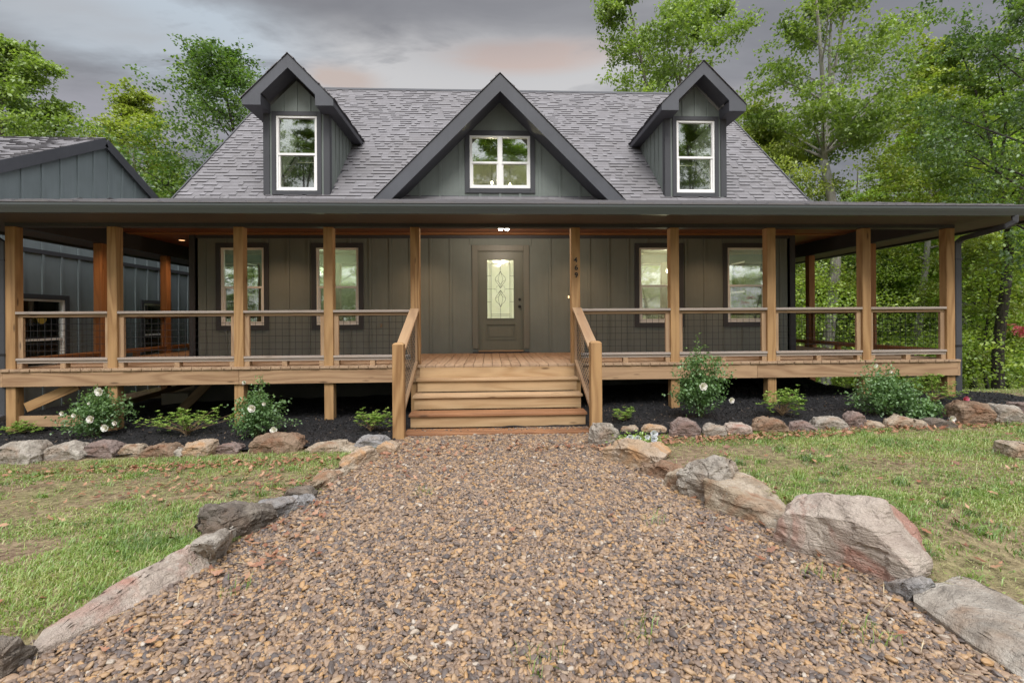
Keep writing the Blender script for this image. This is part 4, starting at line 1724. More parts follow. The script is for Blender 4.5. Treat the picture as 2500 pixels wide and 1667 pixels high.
def leaf_litter(n_each):
    xs_, ys_ = [], []
    # along the stone borders, edges of the path and loose over the lawn
    for cxx, cyy, sx_, sy_, k in ((-2.6, 5.1, 1.3, .28, 200), (-2.2, 4.6, 1.0, .22, 200), (2.6, 5.55, 1.2, .10, 620), (5.8, 5.72, 1.9, .12, 520), (-1.45, 3.5, .16, .5, 90), (2.0, 3.3, .2, .4, 50), (-1.3, 5.5, .12, .3, 60),
                                  (1.5, 5.6, .15, .2, 60), (-3.0, 5.42, 1.6, .08, 380), (4.5, 4.2, 2.2, .9, 170), (3.4, 3.0, .7, .7, 60), (-4, 3.6, 1.5, 1.0, 60), (8.5, 6.6, 1.5, .5, 120), (0, 5.9, 1.0, .2, 40), (0, 4, 1.3, 1.4, 14)):
        xs_.append(NR.normal(cxx, sx_, k))
        ys_.append(NR.normal(cyy, sy_, k))
    x, y = np.concatenate(xs_), np.concatenate(ys_)
    m = (y < 5.95) | (x > 1.4) | (x < -1.2)
    m &= y > 1.6
    x, y = x[m], y[m]
    n = len(x)
    on_path = (x > path_l(y)) & (x < path_r(y))
    z = np.where(on_path, .04, gz(x, y) + .02) + NR.uniform(0, .012, n)
    # lobed leaf: 8-gon as two quads fans
    V, Fcs, R_ = [], [], []
    s = NR.uniform(.014, .040, n)
    az = NR.uniform(0, 6.283, n)
    prof = [(-1, 0), (-.35, .5), (-.1, .28), (.25, .62), (.45, .25), (1.1, 0), (.45, -.3), (.2, -.6), (-.15, -.25), (-.4, -.45)]
    for i in range(n):
        t1, t2 = random.gauss(0, .3), random.gauss(0, .35)
        ca, sa = math.cos(az[i]), math.sin(az[i])
        cu = random.uniform(-.2, .5)
        pts = [(x[i], y[i], z[i])]
        for a, b in prof:
            a *= s[i] * random.uniform(.8, 1.15)
            b *= s[i] * random.uniform(.8, 1.1)
            zz = z[i] + a * t1 + b * t2 + cu * (a * a + b * b) / s[i]
            pts.append((x[i] + a * ca - b * sa, y[i] + a * sa + b * ca, max(zz, z[i] - .008)))
        o = len(V)
        V += pts
        for k in range(10):
            Fcs.append((o, o + 1 + k, o + 1 + (k + 1) % 10))
        R_ += [random.random()] * 11
    return np.array(V), np.array(Fcs), np.array(R_)


V, Fc, r = leaf_litter(0)
tag(fast('fallen_leaves', V, Fc, M['leaf_dead'], attrs={'rnd': r}), 'dry brown and russet oak leaves blown against the border stones', 'leaves', kind='stuff')


def blades(x, y, z, h, w, lean, rnd):
    n = len(x)
    az = NR.uniform(0, 6.283, n)
    d = np.stack([np.cos(az), np.sin(az), np.zeros(n)], 1)
    s = np.stack([-np.sin(az + .6), np.cos(az + .6), np.zeros(n)], 1)
    B = np.stack([x, y, z], 1)
    up = np.array([0, 0, 1.])
    h, w, lean = h[:, None], w[:, None], lean[:, None]
    m = B + up * h * .6 + d * h * lean * .35
    t = B + up * h * (1 - .35 * lean) + d * h * lean
    V = np.stack([B - s * w, B + s * w, m + s * w * .75, m - s * w * .75, t + s * w * .15, t - s * w * .15], 1).reshape(-1, 3)
    a = np.arange(n) * 6
    Fc = np.concatenate([np.stack([a, a + 1, a + 2, a + 3], 1), np.stack([a + 3, a + 2, a + 4, a + 5], 1)])
    return V, Fc, np.repeat(rnd, 6)


def patch(x, y):
    return .5 + .25 * (np.sin(x * 1.9 + 1.3 * np.sin(y * 1.4)) + np.sin(y * 2.6 + 1.7 * np.sin(x * 1.1 + 2)) * .8 + .7 * np.sin(x * 4.7 + y * 3.9) * np.sin(y * 6.1 - x * 2.3)) + .12 * np.sin(x * 11 + 3 * np.sin(y * 9)) * np.sin(y * 13)


xs_, ys_ = [], []
for a in ((90000, -6.5, -1.3, 1.5, 3.4), (90000, -9.5, -1.2, 3.2, 5.85), (100000, 1.5, 6.5, 1.4, 3.6), (110000, 1.4, 11, 3.4, 5.95), (16000, 8.4, 15, 5.8, 11)):
    x_, y_ = lawn_pts(*a)
    xs_.append(x_)
    ys_.append(y_)
x, y = np.concatenate(xs_), np.concatenate(ys_)
pp = patch(x, y)
bare = np.exp(-((x + 3.5) / 2.4) ** 2 - ((y - 4.75) / .28) ** 2) * .65 + np.exp(-((x + 2.4) / 1.0) ** 2 - ((y - 4.4) / .3) ** 2) * .5 + np.exp(-((x - 5.2) / .7) ** 2 - ((y - 3.4) / .4) ** 2) * .5 + np.exp(-((x - 2.9) / .5) ** 2 - ((y - 2.3) / .3) ** 2) * .6 + np.exp(-((x + 3.0) / .6) ** 2 - ((y - 3.4) / .15) ** 2) * .5 + np.exp(-((x + 5.2) / .9) ** 2 - ((y - 4.1) / .15) ** 2) * .5
keep = lawn_ok(x, y) & (NR.random(len(x)) < np.clip((pp - bare) * 1.9 - .14, .04, 1))
x, y, pp, bare = x[keep], y[keep], pp[keep], bare[keep]
n = len(x)
tall = NR.random(n)
h = (.016 + .028 * tall + .02 * (tall > .965)) * (.55 + .8 * np.clip(pp, 0, 1))
straw = sstep(.35, .75, .5 + .5 * np.sin(x * 2.2 + 2 * np.sin(y * 2.9 + 1)) * np.sin(y * 3.3 + x))
col = np.clip(.22 + .30 * NR.random(n) + .30 * straw * NR.random(n) + .10 * np.sin(x * 5 + y * 3) - .10 * (pp > .8), 0, .74)
col = np.where(NR.random(n) < .10, NR.uniform(.75, 1, n), col)
V, Fc, r = blades(x, y, gz(x, y) - .004, h, NR.uniform(.0018, .0040, n), NR.uniform(.2, 1.2, n), col)
tag(fast('lawn_grass', V, Fc, M['grass'], attrs={'rnd': r}), 'short patchy lawn grass on both sides of the gravel path', 'grass', kind='stuff')
nt_f = 1500
tx_, ty_ = lawn_pts(nt_f, -8, 9, 1.7, 5.8)
kk = lawn_ok(tx_, ty_) & (patch(tx_ * 1.3, ty_ + 2) > .45)
tx_, ty_ = tx_[kk], ty_[kk]
tn = NR.integers(18, 46, len(tx_))
x = np.repeat(tx_, tn) + NR.normal(0, .034, tn.sum())
y = np.repeat(ty_, tn) + NR.normal(0, .028, tn.sum())
kk = lawn_ok(x, y)
cc = np.repeat(NR.uniform(0, .55, len(tx_)), tn)[kk]
hh = np.repeat(NR.uniform(.03, .075, len(tx_)), tn)[kk]
x, y = x[kk], y[kk]
V, Fc, r = blades(x, y, gz(x, y) - .004, hh * NR.uniform(.6, 1.2, len(x)), NR.uniform(.002, .0045, len(x)), NR.uniform(.3, 1.2, len(x)), np.clip(cc + NR.normal(0, .08, len(x)), 0, 1))
tag(fast('grass_tufts', V, Fc, M['grass'], attrs={'rnd': r}), 'longer tufts of coarse grass standing up from the lawn', 'grass', kind='stuff')
# clover-like ground cover and mown clippings
n = 150000
x, y = lawn_pts(n, -9, 10.5, 1.6, 5.9)
pp = patch(x + 3, y * 1.3)
kk = lawn_ok(x, y) & (NR.random(n) < np.clip(pp, .1, 1))
x, y = x[kk], y[kk]
n = len(x)
isg = NR.random(n) < .5
V, Fc, r = flakes(n, x, y, gz(x, y) + NR.uniform(.004, .022, n), np.where(isg, NR.uniform(.008, .022, n), NR.uniform(.03, .11, n)), np.where(isg, NR.uniform(.006, .014, n), NR.uniform(.002, .004, n)), .22,
                  seed_attr=np.where(isg, NR.uniform(.05, .5, n), NR.uniform(.55, 1, n)))
tag(fast('grass_clippings', V, Fc, M['grass'], attrs={'rnd': r}), 'mown clippings and small weeds lying over the lawn', 'clippings', kind='stuff')
# stray straws and sprouts on the gravel
n = 170
y = NR.uniform(1.8, 5.9, n)
x = path_l(y) + (path_r(y) - path_l(y)) * np.where(NR.random(n) < .6, NR.choice([.06, .94], n) + NR.normal(0, .05, n), NR.random(n))
V, Fc, r = flakes(n, x, y, np.full(n, .042), NR.uniform(.05, .2, n), NR.uniform(.002, .005, n), .05)
tag(fast('straw', V, Fc, M['straw'], attrs={'rnd': r}), 'pale dry stalks scattered over the gravel', 'straw', kind='stuff')
sx_ = np.concatenate([NR.normal(a, .05, 26) for a in (-1.42, 1.9, 2.02, 1.78, .7, -.6, 1.2, .2, 1.55, 1.45)])
sy_ = np.concatenate([NR.normal(a, .05, 26) for a in (2.75, 2.72, 3.2, 2.2, 2.3, 4.2, 3.5, 2.1, 5.0, 5.3)])
n = len(sx_)
V, Fc, r = blades(sx_, sy_, np.full(n, .01), NR.uniform(.04, .11, n), NR.uniform(.0015, .003, n), NR.uniform(.2, .9, n), NR.uniform(.1, .5, n))
tag(fast('grass_sprouts', V, Fc, M['grass'], attrs={'rnd': r}), 'thin green sprouts coming up through the gravel', 'grass', kind='stuff')


# ------------------------------------------------------------------ ROCKS
def c7(x, y):
    return (x / 1.8816, 1050 + y / 1.8816)


def c8(x, y):
    return (1250 + x / 1.8816, 1000 + y / 1.8816)


def rock(label, outline, base, thick, mat, amp=.05, seed=0, lean=0.0, sink=.12, top_in=.78, pts3=None):
    """outline: photo-pixel silhouette; base: two photo-pixel points on the ground line of its front"""
    rng = random.Random(seed * 77 + 5)
    A, B = at_g(*base[0]), at_g(*base[1])
    if 40 < seed < 60:
        A, B = at_z(*base[0], .01), at_z(*base[1], .01)
    if (B - A).length < .02:
        B = A + Vector((.1, 0, 0))
    d = (B - A)
    d.z = 0
    d.normalize()
    nb = Vector((-d.y, d.x, 0))
    if nb.dot((A + B) / 2) < 0:
        nb = -nb
    mid = nb * (.35 * thick)
    cam_p = Vector((0, 0, ZC))
    P0 = A + mid
    pl = []
    if pts3:
        ex = []
        for u, v, k in pts3:
            dr = ray(u, v)
            den = dr.dot(nb)
            t_ = (A + nb * (k * thick) - cam_p).dot(nb) / den
            p = cam_p + dr * t_
            ex.append(p)
            if k == 0:
                ex.append(p - Vector((0, 0, sink)))
            if k == 1:
                ex.append(Vector((p.x, p.y, A.z - sink)))
    for u, v in outline:
        dr = ray(u, v)
        den = dr.dot(nb)
        t_ = (P0 - cam_p).dot(nb) / den
        pl.append(cam_p + dr * t_)
    if pts3:
        pl = ex
    cen = sum(pl, Vector()) / len(pl)
    zmin, zmax = min(p.z for p in pl), max(p.z for p in pl)
    pts = []
    for p in pl:
        q = p.copy()
        if p.z < zmin + .3 * (zmax - zmin):
            q.z -= sink
        up = (p.z - zmin) / (zmax - zmin + 1e-6)
        pts.append(q + nb * (lean * up))
        f = q - nb * (.35 * thick)
        f = cen + (f - cen) * .93
        f.z = q.z - (zmax - zmin) * rng.uniform(.08, .3) * up
        pts.append(f + nb * (lean * up * .7))
        b = cen + (q - cen) * top_in
        b.z = q.z - (zmax - zmin) * rng.uniform(.02, .18) * up
        pts.append(b + nb * (.65 * thick))
    if pts3:
        pts = ex
        pl = ex
        cen = sum(pl, Vector()) / len(pl)
    bm = bmesh.new()
    for p in pts:
        bm.verts.new(p)
    r = bmesh.ops.convex_hull(bm, input=bm.verts)
    bmesh.ops.delete(bm, geom=list({g for g in r['geom_interior'] + r['geom_unused'] if isinstance(g, bmesh.types.BMVert)}), context='VERTS')
    size = max((p - q).length for p in pl for q in pl)
    tgt = max(size / 30, .013)
    bmesh.ops.bevel(bm, geom=bm.edges[:], offset=size * .010, segments=1, affect='EDGES', clamp_overlap=True)
    for it in range(7):
        bmesh.ops.triangulate(bm, faces=[f for f in bm.faces if len(f.verts) > 3])
        es = [e for e in bm.edges if e.calc_length() > tgt]
        if not es:
            break
        bmesh.ops.subdivide_edges(bm, edges=es, cuts=1)
    bmesh.ops.triangulate(bm, faces=bm.faces)
    bm.normal_update()
    a = amp * min(size, 1.0)
    off = Vector((rng.uniform(0, 50), rng.uniform(0, 50), rng.uniform(0, 50)))
    k = 1.0 / max(size, .25)
    new = []
    for v in bm.verts:
        p = v.co * k
        f1 = noise.fractal(p * 3.2 + off, 1.0, 2.1, 4)
        f2 = noise.noise(Vector((p.x * 2, p.y * 2, p.z * 9)) + off * 2)
        cr = abs(noise.noise(p * 2.6 + off * 3))
        rg = -max(0, .10 - cr) * 5.0
        cell = noise.cell(Vector((p.x * 3.1, p.y * 3.1, p.z * 5)) + off)
        f3 = noise.noise(p * 9 + off)
        led = (p.z * 7 + f3 * .8 + off.x)
        led = led - math.floor(led)
        new.append(v.co + v.normal * a * (f1 * .85 + f3 * .25 + rg * .35 + cell * .42 + led * .30 + f2 * .25 - .2))
    for v, c in zip(bm.verts, new):
        v.co = c
    bm.normal_update()
    zb = min(v.co.z for v in bm.verts)
    c = Vector((cen.x, cen.y, zb))
    bmesh.ops.translate(bm, verts=bm.verts, vec=-c)
    me = bpy.data.meshes.new('stone')
    bm.to_mesh(me)
    bm.free()
    me.materials.append(mat)
    me.polygons.foreach_set('use_smooth', [True] * len(me.polygons))
    try:
        me.set_sharp_from_angle(angle=rad(30))
    except Exception:
        pass
    return tag(place('stone', me, c), label, 'stone', 'sandstone edging stones')


def boxrock(label, cf, x0, x1, yt, yb, thick, mat, seed, **kw):
    rng = random.Random(seed)
    w, h = x1 - x0, yb - yt
    j = lambda s: rng.uniform(-s, s)
    o = [(x0, yb - h * (.35 + j(.15))), (x0 + w * (.12 + j(.06)), yt + h * (.22 + j(.14))), (x0 + w * (.38 + j(.1)), yt + h * abs(j(.06))), (x0 + w * (.75 + j(.1)), yt + h * (.05 + abs(j(.12)))),
         (x1 - w * .06, yt + h * (.3 + j(.15))), (x1, yb - h * (.4 + j(.2))), (x1 - w * .08, yb), (x0 + w * .08, yb)]
    base = (cf(x0 + w * .2, yb), cf(x1 - w * .2, yb))
    a, b = at_g(*base[0]), at_g(*base[1])
    return rock(label, [cf(*p) for p in o], base, thick, mat, seed=seed, **kw)


R7 = [
    ('large rounded grey stone at the left end of the left border row', -40, 190, 45, 158, .34, 'rock_grey'),
    ('grey stone with a tan streak, second from the left of the left row', 188, 405, 58, 138, .30, 'rock_grey'),
    ('smooth wedge-shaped grey stone in front of the left white rose bush', 400, 550, 50, 130, .26, 'rock_purple'),
    ('small pale cracked stone right of the grey wedge stone', 550, 662, 65, 122, .2, 'rock_tan'),
    ('low dark stone with vertical grooves below the left azalea', 655, 818, 62, 126, .24, 'rock_brown'),
    ('little pale pebble-like stone low in front of the left row', 770, 852, 80, 122, .14, 'rock_grey'),
    ('tan stone peaked like a tent in the left row', 848, 982, 45, 122, .25, 'rock_orange'),
    ('dim purple-grey stone beneath the second white rose bush', 985, 1112, 57, 108, .22, 'rock_purple'),
    ('largest flat-topped brown block of the left row', 1152, 1390, 15, 108, .38, 'rock_brown'),
    ('long low flat tan stone right of the brown block', 1390, 1642, 57, 105, .28, 'rock_tan'),
    ('smooth blue-grey stone behind the tan one, left of the stair post', 1635, 1782, 28, 88, .28, 'rock_blue'),
    ('square tan stone touching the left stair post', 1728, 1832, 52, 118, .24, 'rock_orange'),
]
for i, (lb, x0, x1, yt, yb, th, mt) in enumerate(R7):
    boxrock(lb, c7, x0, x1, yt, yb, th, M[mt], 20 + i)
# stones down the left edge of the path
rock('long yellow-tan stone leading the left path edge away from the stairs', [c7(*p) for p in ((1565, 165), (1600, 115), (1690, 75), (1725, 85), (1725, 130), (1665, 170), (1600, 195))], (c7(1600, 190), c7(1715, 150)), .16, M['rock_orange'], seed=41)
rock('thin layered slab slanting along the left path edge', [c7(*p) for p in ((1375, 258), (1480, 215), (1600, 150), (1660, 150), (1665, 175), (1580, 240), (1540, 262), (1440, 275))], (c7(1440, 272), c7(1650, 180)), .15, M['rock_tan'], seed=42, amp=.06)
rock('small dark stone tucked under the layered slab', [c7(*p) for p in ((1312, 290), (1330, 265), (1400, 262), (1455, 290), (1450, 325), (1330, 318))], (c7(1330, 320), c7(1450, 325)), .13, M['rock_dark'], seed=43)
rock('grey stone with a blue sheen between the dark boulder and the small dark stone', [c7(*p) for p in ((1195, 345), (1290, 312), (1370, 305), (1430, 300), (1430, 345), (1360, 375), (1290, 410), (1240, 418))], (c7(1240, 418), c7(1425, 345)), .2, M['rock_blue'], seed=44)
rock('dark weathered boulder with a hollow top beside the left path edge', [c7(*p) for p in ((945, 480), (955, 400), (985, 362), (1090, 345), (1160, 338), (1215, 352), (1243, 405), (1235, 440), (1120, 502))], (c7(1100, 505), c7(1235, 440)), .34, M['rock_dark'], seed=45, amp=.07)
rock('pale pointed slab overlapping the far end of the long pink slab', [c7(*p) for p in ((905, 520), (1020, 440), (1105, 402), (1130, 415), (1115, 470), (1040, 590), (985, 632), (955, 580))], (c7(985, 635), c7(1090, 500)), .12, M['rock_grey'], seed=46, lean=-.05)
def c10(x, y, k=0):
    return (x / 3.033, 1150 + y / 3.033, k)


rock('very long pinkish slab stood on edge along the left of the path', [], (c10(420, 1310)[:2], c10(1400, 815)[:2]), .24, M['rock_pink'], seed=47, amp=.016,
     pts3=[c10(*p) for p in ((245, 1300, .4), (335, 1185, .62), (480, 1085, .62), (680, 945, .62), (900, 800, .62), (1100, 705, .62), (1250, 610, .62), (1400, 545, .62), (1505, 492, .62), (1560, 600, .5),
                             (350, 1178, 1), (680, 938, 1), (1100, 700, 1), (1490, 492, 1),
                             (235, 1350, 0), (420, 1310, 0), (640, 1240, 0), (850, 1120, 0), (1010, 1045, 0), (1200, 945, 0), (1400, 815, 0), (1565, 735, 0))])
rock('dark grey stone cut off by the bottom left corner of the photo', [c7(*p) for p in ((-120, 1180), (-110, 1000), (-30, 940), (30, 965), (110, 1020), (150, 1060), (80, 1130), (0, 1190))], (c7(0, 1180), c7(135, 1075)), .3, M['rock_dark'], seed=48)
# right side: path edge
rock('upright two-part grey stone against the right stair post', [c8(*p) for p in ((378, 170), (385, 95), (405, 60), (460, 65), (485, 95), (483, 140), (440, 185))], (c8(390, 180), c8(470, 165)), .26, M['rock_grey'], seed=51)
rock('long stone with an orange streaked top beside the white flowers', [c8(*p) for p in ((430, 220), (440, 160), (475, 138), (560, 150), (640, 175), (710, 205), (700, 235), (610, 270), (540, 280), (480, 245))], (c8(450, 240), c8(580, 280)), .3, M['rock_orange'], seed=52)
rock('dark-faced wedge stone between the orange streaked stone and the grey-white one', [c8(*p) for p in ((590, 290), (600, 240), (690, 232), (780, 262), (790, 290), (715, 335), (640, 315))], (c8(610, 305), c8(715, 335)), .26, M['rock_brown'], seed=53)
rock('rounded tan stone leaning on the front of the grey-white stone', [c8(*p) for p in ((715, 330), (728, 285), (765, 272), (800, 290), (820, 350), (775, 392), (735, 375))], (c8(725, 370), c8(790, 400)), .2, M['rock_tan'], seed=54)
rock('upright grey-white stone with a ragged lichened top', [c8(*p) for p in ((785, 400), (800, 300), (795, 240), (900, 228), (960, 222), (1000, 275), (985, 400), (900, 440), (830, 430))], (c8(790, 405), c8(905, 445)), .34, M['rock_grey'], seed=55, amp=.06)
rock('big slab with brown stained side and pale flat top right of the path', [], (c8(910, 465), c8(1215, 568)), .40, M['rock_tan'], seed=56, amp=.03,
     pts3=[(*c8(x, y), k) for x, y, k in ((880, 318, .1), (960, 350, .05), (1100, 430, .1), (1180, 465, .1), (1260, 480, .25), (960, 290, 1), (1060, 292, 1), (1180, 345, 1), (1275, 425, 1),
                                          (890, 440, 0), (940, 475, 0), (1010, 500, 0), (1130, 548, 0), (1215, 568, 0), (1255, 530, .3))])
rock('biggest boulder, pink at its left and dark veined grey at its right', [c8(*p) for p in ((1215, 615), (1225, 540), (1270, 470), (1285, 410), (1340, 402), (1480, 415), (1600, 408), (1690, 430), (1780, 510), (1850, 600), (1905, 690), (1915, 740), (1820, 790), (1710, 798), (1560, 760), (1390, 705), (1330, 650))],
     (c8(1260, 640), c8(1720, 800)), .46, M['rock_pink'], seed=57, amp=.035, sink=.16, top_in=.86)
rock('small bluish pointed stone in front of the long bottom right slab', [c8(*p) for p in ((1712, 820), (1760, 780), (1845, 762), (1872, 800), (1850, 880), (1800, 880))], (c8(1725, 835), c8(1840, 905)), .18, M['rock_blue'], seed=58)
def c9(x, y, k):
    return (1800 + x / 2.766, 1100 + y / 2.766, k)


rock('very long grainy slab running out of the bottom right corner', [], (c9(1200, 1070, 0)[:2], c9(1800, 1480, 0)[:2]), .40, M['rock_grey'], seed=59, amp=.022,
     pts3=[c9(*p) for p in ((1210, 832, 1), (1330, 812, 1), (1560, 850, 1), (1760, 940, 1), (1936, 1040, 1), (2120, 1140, 1), (1185, 960, .1), (1290, 1060, .12), (1560, 1155, .2), (1690, 1260, .2), (1936, 1370, .2), (2150, 1480, .2),
                            (1190, 1015, 0), (1330, 1180, 0), (1500, 1275, 0), (1700, 1385, 0), (1820, 1490, 0), (1936, 1570, 0), (2150, 1700, 0))])
R8 = [
    ('flat orange stone behind the white flowers', 590, 712, 65, 112, .2, 'rock_orange'),
    ('little tan stone at the foot of the small azalea by the stairs', 490, 585, 76, 104, .14, 'rock_tan'),
    ('rounded purple-brown stone in front of the tall rose bush', 710, 868, 38, 130, .32, 'rock_purple'),
    ('small pale pyramid stone right of the purple-brown one', 862, 988, 66, 130, .22, 'rock_grey'),
    ('two-tone pinkish stone beside the pale pyramid', 965, 1106, 62, 122, .24, 'rock_pink'),
    ('jagged brown stone with a dark hollow in the right row', 1100, 1262, 42, 112, .28, 'rock_brown'),
    ('low dull purple stone in front of the right azalea', 1250, 1402, 55, 106, .22, 'rock_purple'),
    ('whitish flat-topped stone left of the upright one', 1376, 1542, 32, 95, .28, 'rock_grey'),
    ('upright narrow stone tilted to the left in the right row', 1528, 1618, 2, 84, .2, 'rock_purple'),
    ('small tan wedge just right of the upright stone', 1606, 1702, 50, 88, .2, 'rock_tan'),
    ('long low greenish tan stone below the sprawling rose', 1690, 1900, 32, 84, .24, 'rock_tan'),
    ('low dark stone at the end of the sprawling rose', 1893, 2030, 40, 84, .24, 'rock_dark'),
    ('broad brown boulder below the pink flower', 2022, 2195, -45, 72, .4, 'rock_brown'),
    ('smooth round grey boulder right of the broad brown one', 2188, 2338, -30, 68, .36, 'rock_grey'),
    ('reddish stone at the right edge of the photo behind the lawn', 2300, 2420, -38, 60, .3, 'rock_purple'),
    ('loose square stone out on the right lawn', 2254, 2440, 152, 234, .3, 'rock_tan'),
]
for i, (lb, x0, x1, yt, yb, th, mt) in enumerate(R8):
    boxrock(lb, c8, x0, x1, yt, yb, th, M[mt], 70 + i)


# ------------------------------------------------------------------ SHRUBS
def rosette(c, r, mat, parent, seed):
    rg = np.random.default_rng(seed)
    V, Fc, R_ = [], [], []
    for ring, (nn, rr, el) in enumerate(((6, 1.0, .25), (6, .8, .7), (5, .55, 1.1), (4, .3, 1.35))):
        for k in range(nn):
            a = 2 * math.pi * (k + .5 * ring + rg.uniform(-.15, .15)) / nn
            d = Vector((math.cos(a), -.35, math.sin(a))).normalized()
            u = Vector((0, -1, .35)).normalized()
            sd = d.cross(u).normalized()
            dirv = (d * math.cos(el) + u * math.sin(el)).normalized()
            L = r * rr
            b = c
            m = b + dirv * L * .6
            t = b + dirv * L
            o = len(V)
            V += [tuple(b - sd * L * .12), tuple(b + sd * L * .12), tuple(m + sd * L * .5), tuple(t + sd * L * .28 + u * L * .1), tuple(t - sd * L * .28 + u * L * .1), tuple(m - sd * L * .5)]
            Fc += [(o, o + 1, o + 2, o + 5), (o + 5, o + 2, o + 3, o + 4)]
            R_ += [rg.random()] * 6
    return fast('flower', V, Fc, mat, parent, {'rnd': np.array(R_)}, origin=c)


def leafquads(C, L, W, seedr, tilt=.7, up=None):
    """leaves at C (n,3)"""
    n = len(C)
    az = NR.uniform(0, 6.283, n)
    el = NR.normal(-.1, tilt, n)
    U = np.stack([np.cos(az) * np.cos(el), np.sin(az) * np.cos(el), np.sin(el)], 1)
    ro = NR.normal(0, .7, n)
    side = np.stack([-np.sin(az), np.cos(az), np.zeros(n)], 1)
    nn = np.cross(U, side)
    W_ = side * np.cos(ro)[:, None] + nn * np.sin(ro)[:, None]
    nv = np.cross(U, W_)
    L, W = L[:, None], W[:, None]
    a = C
    b = C + U * L * .5 + W_ * W * .5
    c = C + U * L - nv * L * .12
    d = C + U * L * .5 - W_ * W * .5
    V = np.stack([a, b, c, d], 1)
    V[:, 1] += nv * W * .12
    V[:, 3] += nv * W * .12
    return V.reshape(-1, 3), np.arange(4 * n).reshape(-1, 4), np.repeat(seedr, 4)


def stems_and_leaves(base, hgt, wid, nst, droop, seed, lean=0.):
    rg = np.random.default_rng(seed)
    mb = MB()
    pts = []
    for i in range(nst):
        a = rg.uniform(0, 6.283)
        f = math.sqrt(rg.random())
        r = wid / 2 * f * rg.uniform(.75, 1.2)
        hh = hgt * (1.05 - .45 * f * f) * rg.uniform(.55, 1.08)
        tip = Vector((math.cos(a) * r + lean, math.sin(a) * r * .75, hh))
        p = []
        for k in range(7):
            t = k / 6
            q = Vector((tip.x * t ** 1.25, tip.y * t ** 1.25, tip.z * (t ** .8) - droop * f * t * t * hgt))
            q += Vector((rg.normal(0, .012), rg.normal(0, .012), 0)) * (k > 0)
            p.append(base + q)
        mb.tube(p, [.006, .005, .0045, .004, .003, .0025, .0015], 4, cap=False)
        pts.append(p)
    return mb, pts


def rose(label, u, v, top, wpx, flowers, seed, tall=False, lean=0., mat='leaf_rose', n_st=34, dens=.72):
    base = at_g(u, v)
    base.y += .15
    base.z = float(bedz(np.array(base.x), np.array(base.y)))
    c_ = base.y
    hgt = (at_y(u, top, c_) - base).z
    wid = wpx / F * c_
    e = empty('rose_bush', base, label, 'rose bush', 'white rose bushes in the beds')
    mb, pts = stems_and_leaves(base, hgt, wid, n_st, .12, seed, lean)
    mb.build('stem', M['stem'], e)
    rg = np.random.default_rng(seed)
    C = []
    for p in pts:
        nodes = rg.uniform(.15, 1, 9) ** .7 * 5.9
        for k in range(int(46 * dens)):
            t = min(max(nodes[rg.integers(0, 9)] + rg.normal(0, .12), 0.1), 5.99)
            i = int(t)
            q = p[i].lerp(p[i + 1], t - i)
            sp = .085 * (1 - .45 * (t / 6) ** 3)
            c3 = np.array(q) + rg.normal(0, sp, 3) * np.array([1, 1, .8])
            for z_ in range(3):
                C.append(c3 + rg.normal(0, .016, 3))
    C = np.array(C)
    C = C[C[:, 2] > base.z + .02]
    n = len(C)
    hf = np.clip((C[:, 2] - base.z) / hgt, 0, 1)
    V, Fc, r = leafquads(C, NR.uniform(.028, .052, n), NR.uniform(.019, .032, n), np.clip(.05 + .55 * hf * NR.random(n) + .3 * NR.random(n), 0, 1))
    fast('foliage', V, Fc, M[mat], e, {'rnd': r}, origin=base)
    for i, (fu, fv, s) in enumerate(flowers):
        q = at_y(fu, fv, base.y - .46 * wid if fv > top + 25 else base.y - .1)
        rosette(q, s * 1.2, M['petal'], e, seed * 10 + i)
    return e


def azalea(label, u, v, top, wpx, seed, n_st=26, mat='leaf_azalea', name='azalea_bush'):
    base = at_g(u, v)
    base.y += .15
    base.z = float(bedz(np.array(base.x), np.array(base.y)))
    hgt = (at_y(u, top, base.y) - base).z
    wid = wpx / F * base.y
    e = empty(name, base, label, 'azalea bush', 'azalea bushes in the beds')
    mb, pts = stems_and_leaves(base, hgt * .95, wid * .92, n_st, .0, seed)
    mb.build('stem', M['brace'], e)
    rg = np.random.default_rng(seed)
    Vs, Rs = [], []
    for p in pts:
        for k in range(9):
            t = (rg.uniform(.35, 1) ** .6) * 5.99 if k > 1 else 5.9
            i = int(t)
            q = np.array(p[i].lerp(p[i + 1], t - i)) + (rg.normal(0, .035, 3) if k > 1 else 0)
            col = np.clip(rg.normal(.55, .2), 0, 1)
            nl = rg.integers(6, 9)
            ph = rg.uniform(0, 6.28)
            for j in range(nl):
                a = ph + 6.283 * j / nl
                el = rg.uniform(.15, .75)
                d = np.array([math.cos(a) * math.cos(el), math.sin(a) * math.cos(el), math.sin(el)])
                L = rg.uniform(.03, .05)
                s = np.array([-math.sin(a), math.cos(a), 0]) * L * .2
                Vs += [q, q + d * L * .55 + s, q + d * L - np.array([0, 0, L * .15]), q + d * L * .55 - s]
                Rs += [np.clip(col + rg.normal(0, .1), 0, 1)] * 4
    V = np.array(Vs)
    fast('foliage', V, np.arange(len(V)).reshape(-1, 4), M[mat], e, {'rnd': np.array(Rs)}, origin=base)
    return e


def p2(x, y):   # crop [100,900,800,1160] scale 3.36
    return (100 + x / 3.36, 900 + y / 3.36)


def p3(x, y):   # crop [1600,820,2500,1160] scale 2.613
    return (1600 + x / 2.613, 820 + y / 2.613)


def fl(cf, lst):
    return [(*cf(x, y), s) for x, y, s in lst]


